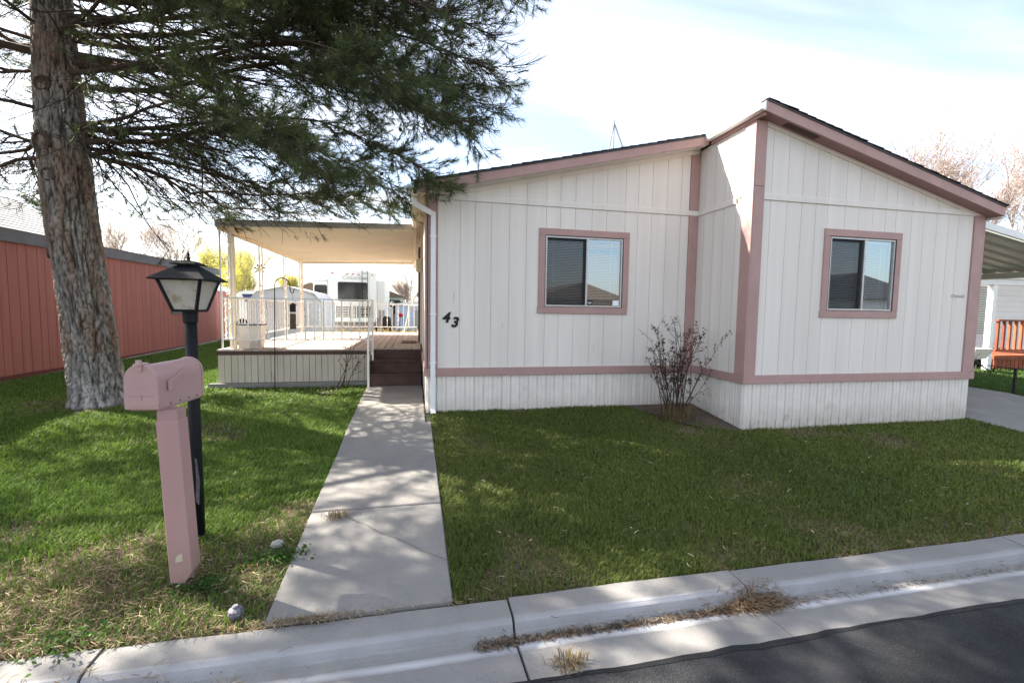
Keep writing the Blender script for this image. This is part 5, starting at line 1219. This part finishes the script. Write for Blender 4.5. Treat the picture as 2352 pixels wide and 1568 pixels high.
def far_grass(name, label, N, x0, x1, y0, y1, wmul, col, seed, mask=lambda x,y: np.ones(len(x), bool)):
    r = np.random.default_rng(seed); x = r.uniform(x0,x1,N); y = r.uniform(y0,y1,N); k = mask(x,y); x, y = x[k], y[k]; n = len(x); z = np.interp(y,GY,GZ)-.012
    h = r.uniform(.04,.075,n); a = r.uniform(0,6.28,n); w = .008*wmul; base = np.stack([x,y,z],1); S = np.stack([np.cos(a)*w,np.sin(a)*w,np.zeros(n)],1); tip = base+np.stack([r.normal(0,.03,n),r.normal(0,.03,n),h],1)
    V = np.stack([base-S,base+S,tip],1).reshape(-1,3); c = np.array(col)*r.uniform(.7,1.4,(n,1)); C = np.concatenate([np.repeat(c,3,0),np.ones((n*3,1))],1)
    tag(np_mesh(name, V, np.arange(n*3).reshape(-1,3), m_grass, None, C), label, 'grass', kind='stuff')
far_grass('side_lawn_grass', 'green grass between the red home and the deck', 60000, -7.38,-3.42,9.0,20, 1.6, (.10,.17,.03), 103)
far_grass('back_lawn_grass', 'sunlit green grass of the far lawn behind the deck', 40000, -14,3,16.4,27.4, 2.5, (.13,.19,.04), 104)
far_grass('neighbour_lawn_grass', 'green grass strip beyond the driveway fence', 40000, 11.68,17,4.5,12, 1.4, (.07,.13,.025), 105)
far_grass('right_verge_grass', 'bright grass between curb and driveway on the far right', 6000, 11.68,20,2.66,4.5, 1.2, (.07,.13,.025), 106)
def litter(name, label, n, px, py, pz, L, w, cols, seed, flat=.12):
    r = np.random.default_rng(seed); a = r.uniform(0,6.28,n); l = L*r.uniform(.4,1.2,n); d = np.stack([np.cos(a),np.sin(a),r.normal(0,flat,n)],1); P = np.stack([px,py,pz],1)
    bend = np.stack([-np.sin(a),np.cos(a),np.zeros(n)],1)*(l*r.uniform(-.25,.25,n))[:,None]; S = np.stack([-np.sin(a)*w,np.cos(a)*w,np.full(n,w*.5)],1)
    m = P+d*(l*.5)[:,None]+bend; e = P+d*l[:,None]
    V = np.stack([P-S,P+S,m+S,m-S,e],1).reshape(-1,3); b = np.arange(n)[:,None]*5; F = np.concatenate([b+np.array([0,1,2]),b+np.array([0,2,3]),b+np.array([3,2,4])],0)
    c = np.array(cols)[r.integers(0,len(cols),n)]*r.uniform(.6,1.3,(n,1)); C = np.concatenate([np.repeat(c,5,0),np.ones((n*5,1))],1)
    tag(np_mesh(name, V, F, m_litter, None, C), label, 'litter', kind='stuff')
NEED = [(.15,.09,.05),(.21,.14,.08),(.11,.065,.038),(.26,.20,.13)]
def curbz(y): return np.interp(y, [2.072,2.30,2.385,2.415,2.44,2.455,2.475,2.50,2.645,2.7],[-.272,-.288,-.300,-.298,-.272,-.232,-.213,-.207,-.200,-.19])
r = np.random.default_rng(77)
n = 1500; x = 2.17+r.normal(0,.13,n); yy = 2.395+r.normal(0,.035,n); hgt = .05*np.exp(-((x-2.17)/.16)**2)
litter('needle_pile', 'heap of brown pine needles lying in the gutter at the curb joint', n, x, yy, curbz(yy)+.006+hgt*r.uniform(0,1,n), .085, .0016, NEED, 1, .25)
n = 1600; x = r.uniform(.35,2.1,n); yy = 2.392+r.normal(0,.018,n)
litter('gutter_needles', 'line of brown needles and dirt along the middle of the gutter', n, x, yy, curbz(yy)+.004+r.uniform(0,.012,n), .06, .0016, NEED+[(.05,.045,.04)]*2, 2, .1)
n = 1500; x = -1.95+r.normal(0,.45,n); yy = 2.37+r.normal(0,.05,n)
litter('gutter_needles_left', 'drift of straw and needles in the gutter at the left picture edge', n, x, yy, curbz(yy)+.004+r.uniform(0,.02,n), .08, .0018, NEED+[(.28,.21,.12)], 3, .2)
n = 350; x = r.uniform(2.4,5.5,n); yy = 2.40+r.normal(0,.02,n)
litter('gutter_needles_right', 'thin scatter of needles in the right part of the gutter', n, x, yy, curbz(yy)+.004, .05, .0015, NEED+[(.05,.045,.04)], 4, .1)
n = 500; x = r.uniform(-.8,.35,n); yy = 2.655+r.normal(0,.012,n); k = r.random(n) < .75; x = np.where(k, -.62+r.normal(0,.12,n), x)
litter('joint_straw', 'dry straw in the joint between walkway and curb', n, x, yy, curbz(yy)+.012+r.uniform(0,.012,n), .05, .0016, [(.34,.26,.15),(.2,.15,.1)], 5, .2)
n = 3500; x = -2.0+r.normal(0,.75,n); yy = np.clip(3.05+r.normal(0,.35,n),2.68,9); k = x < -.85; x, yy = x[k], yy[k]
litter('lawn_needles', 'fallen brown needles in the dry lawn around the mailbox', len(x), x, yy, np.interp(yy,GY,GZ)+.012+r.uniform(0,.02,len(x)), .09, .0015, NEED+[(.42,.34,.2)], 6, .15)
n = 900; x = r.uniform(.3,6.5,n); yy = r.uniform(2.7,5.2,n)
litter('lawn_needles_right', 'sparse brown needles and leaf bits on the shaded lawn', n, x, yy, np.interp(yy,GY,GZ)+.028, .06, .0017, NEED+[(.5,.42,.3)], 7, .15)
n = 1500; a_ = r.uniform(0,6.28,n); q_ = .38+np.abs(r.normal(0,.28,n)); x = -4.5+q_*np.cos(a_); yy = 7.75+q_*np.sin(a_)
litter('trunk_litter', 'ring of fallen brown needles around the foot of the pine trunk', n, x, yy, np.interp(yy,GY,GZ)+.006+r.uniform(0,.03,n), .09, .002, NEED, 12, .2)
# small green weeds and a tuft in the walkway crack
def weed(name, label, c, n, rad, h, col, seed):
    r = np.random.default_rng(seed); P = np.stack([c[0]+r.normal(0,rad,n),c[1]+r.normal(0,rad*.6,n),c[2]+r.uniform(0,h,n)],1); a = r.normal(size=(n,3)); a[:,2] *= .5; a /= np.linalg.norm(a,axis=1,keepdims=True)
    b = np.cross(a,r.normal(size=(n,3))); b /= np.linalg.norm(b,axis=1,keepdims=True); s = .016
    V = np.stack([P-a*s,P+b*s*.5,P+a*s,P-b*s*.5],1).reshape(-1,3); cc = np.array(col)*r.uniform(.6,1.4,(n,1)); C = np.concatenate([np.repeat(cc,4,0),np.ones((n*4,1))],1)
    tag(np_mesh(name, V, np.arange(n*4).reshape(-1,4), m_leaf, None, C), label, 'weed', kind='stuff')
weed('weed_patch', 'low green weeds at the left walkway edge near the curb', (-.90,3.30,gz(3.3)+.005), 260, .09, .06, (.055,.12,.025), 8)
weed('weed_patch', 'green weeds growing at the foot of the mailbox post', (-1.30,3.06,gz(3.06)+.005), 220, .07, .06, (.05,.11,.025), 9)
weed('weed_patch', 'green weed tuft on the curb edge left of the mailbox', (-1.75,2.72,gz(2.72)+.005), 200, .12, .05, (.07,.14,.03), 10)
straw_clump('crack_tuft', 'small grass tuft growing in the walkway crack', (-.60,3.79,gz(3.79)+.024), 160, .05, .14)
straw_clump('gutter_weed', 'dry grass tuft in the gutter joint near the asphalt', (.80,2.14,-.272), 160, .07, .12)
# scattered leaves on the right lawn
lf = None
for i in range(16):
    x, yy = random.uniform(.5,6.0), random.uniform(2.75,4.8); c = (x,yy,gz(yy)+.035)
    if lf is None:
        mb = MB(); mb.v += [(-.02,0,0),(0,-.009,.004),(.022,0,0),(0,.009,.006)]; mb.f.append((0,1,2,3)); lf = mb.build('fallen_leaf', mat('dry_leaf', (.40,.31,.2), .8, .3, 30, rnd=.4)); ob = lf
    else: ob = bpy.data.objects.new('fallen_leaf', lf.data); COL.objects.link(ob)
    ob.location = c; ob.rotation_euler = (random.uniform(-.4,.4), random.uniform(-.4,.4), random.uniform(0,6)); tag(ob, 'small pale fallen leaf lying on the shaded front lawn', 'leaf', 'fallen leaves on the front lawn')

# ------------------------------------------------------------------ houses across the street, mirrored in the front windows
def across(label, x0, x1, y1, wallm, roofm, seed):
    t = thing('house_across_street', label, 'house', ((x0+x1)/2, y1, -.4), 'houses across the street'); xm = (x0+x1)/2; y0 = y1-8
    box('wall', wallm, t, x0, x1, y0, y1, -.45, 2.7); MB().prism([(x0-.4,2.7),(x1+.4,2.7),(xm,4.3)], 'y', y0-.3, y1+.4).build('roof', roofm, t)
    for k in range(3):
        a = x0+(x1-x0)*(.14+.3*k); w_ = box('window', m_white, t, a, a+1.3, y1+.001, y1+.04, .8, 2.1); box('pane', m_tint, w_, a+.08, a+1.22, y1+.041, y1+.05, .88, 2.02)
across('tan house across the street, reflected in the left front window', 11, 20, -27, m_tan, m_brownroof, 1)
across('grey-roofed white house across the street, reflected in the right front window', 21, 34, -13, m_nbwall, m_slate, 2)
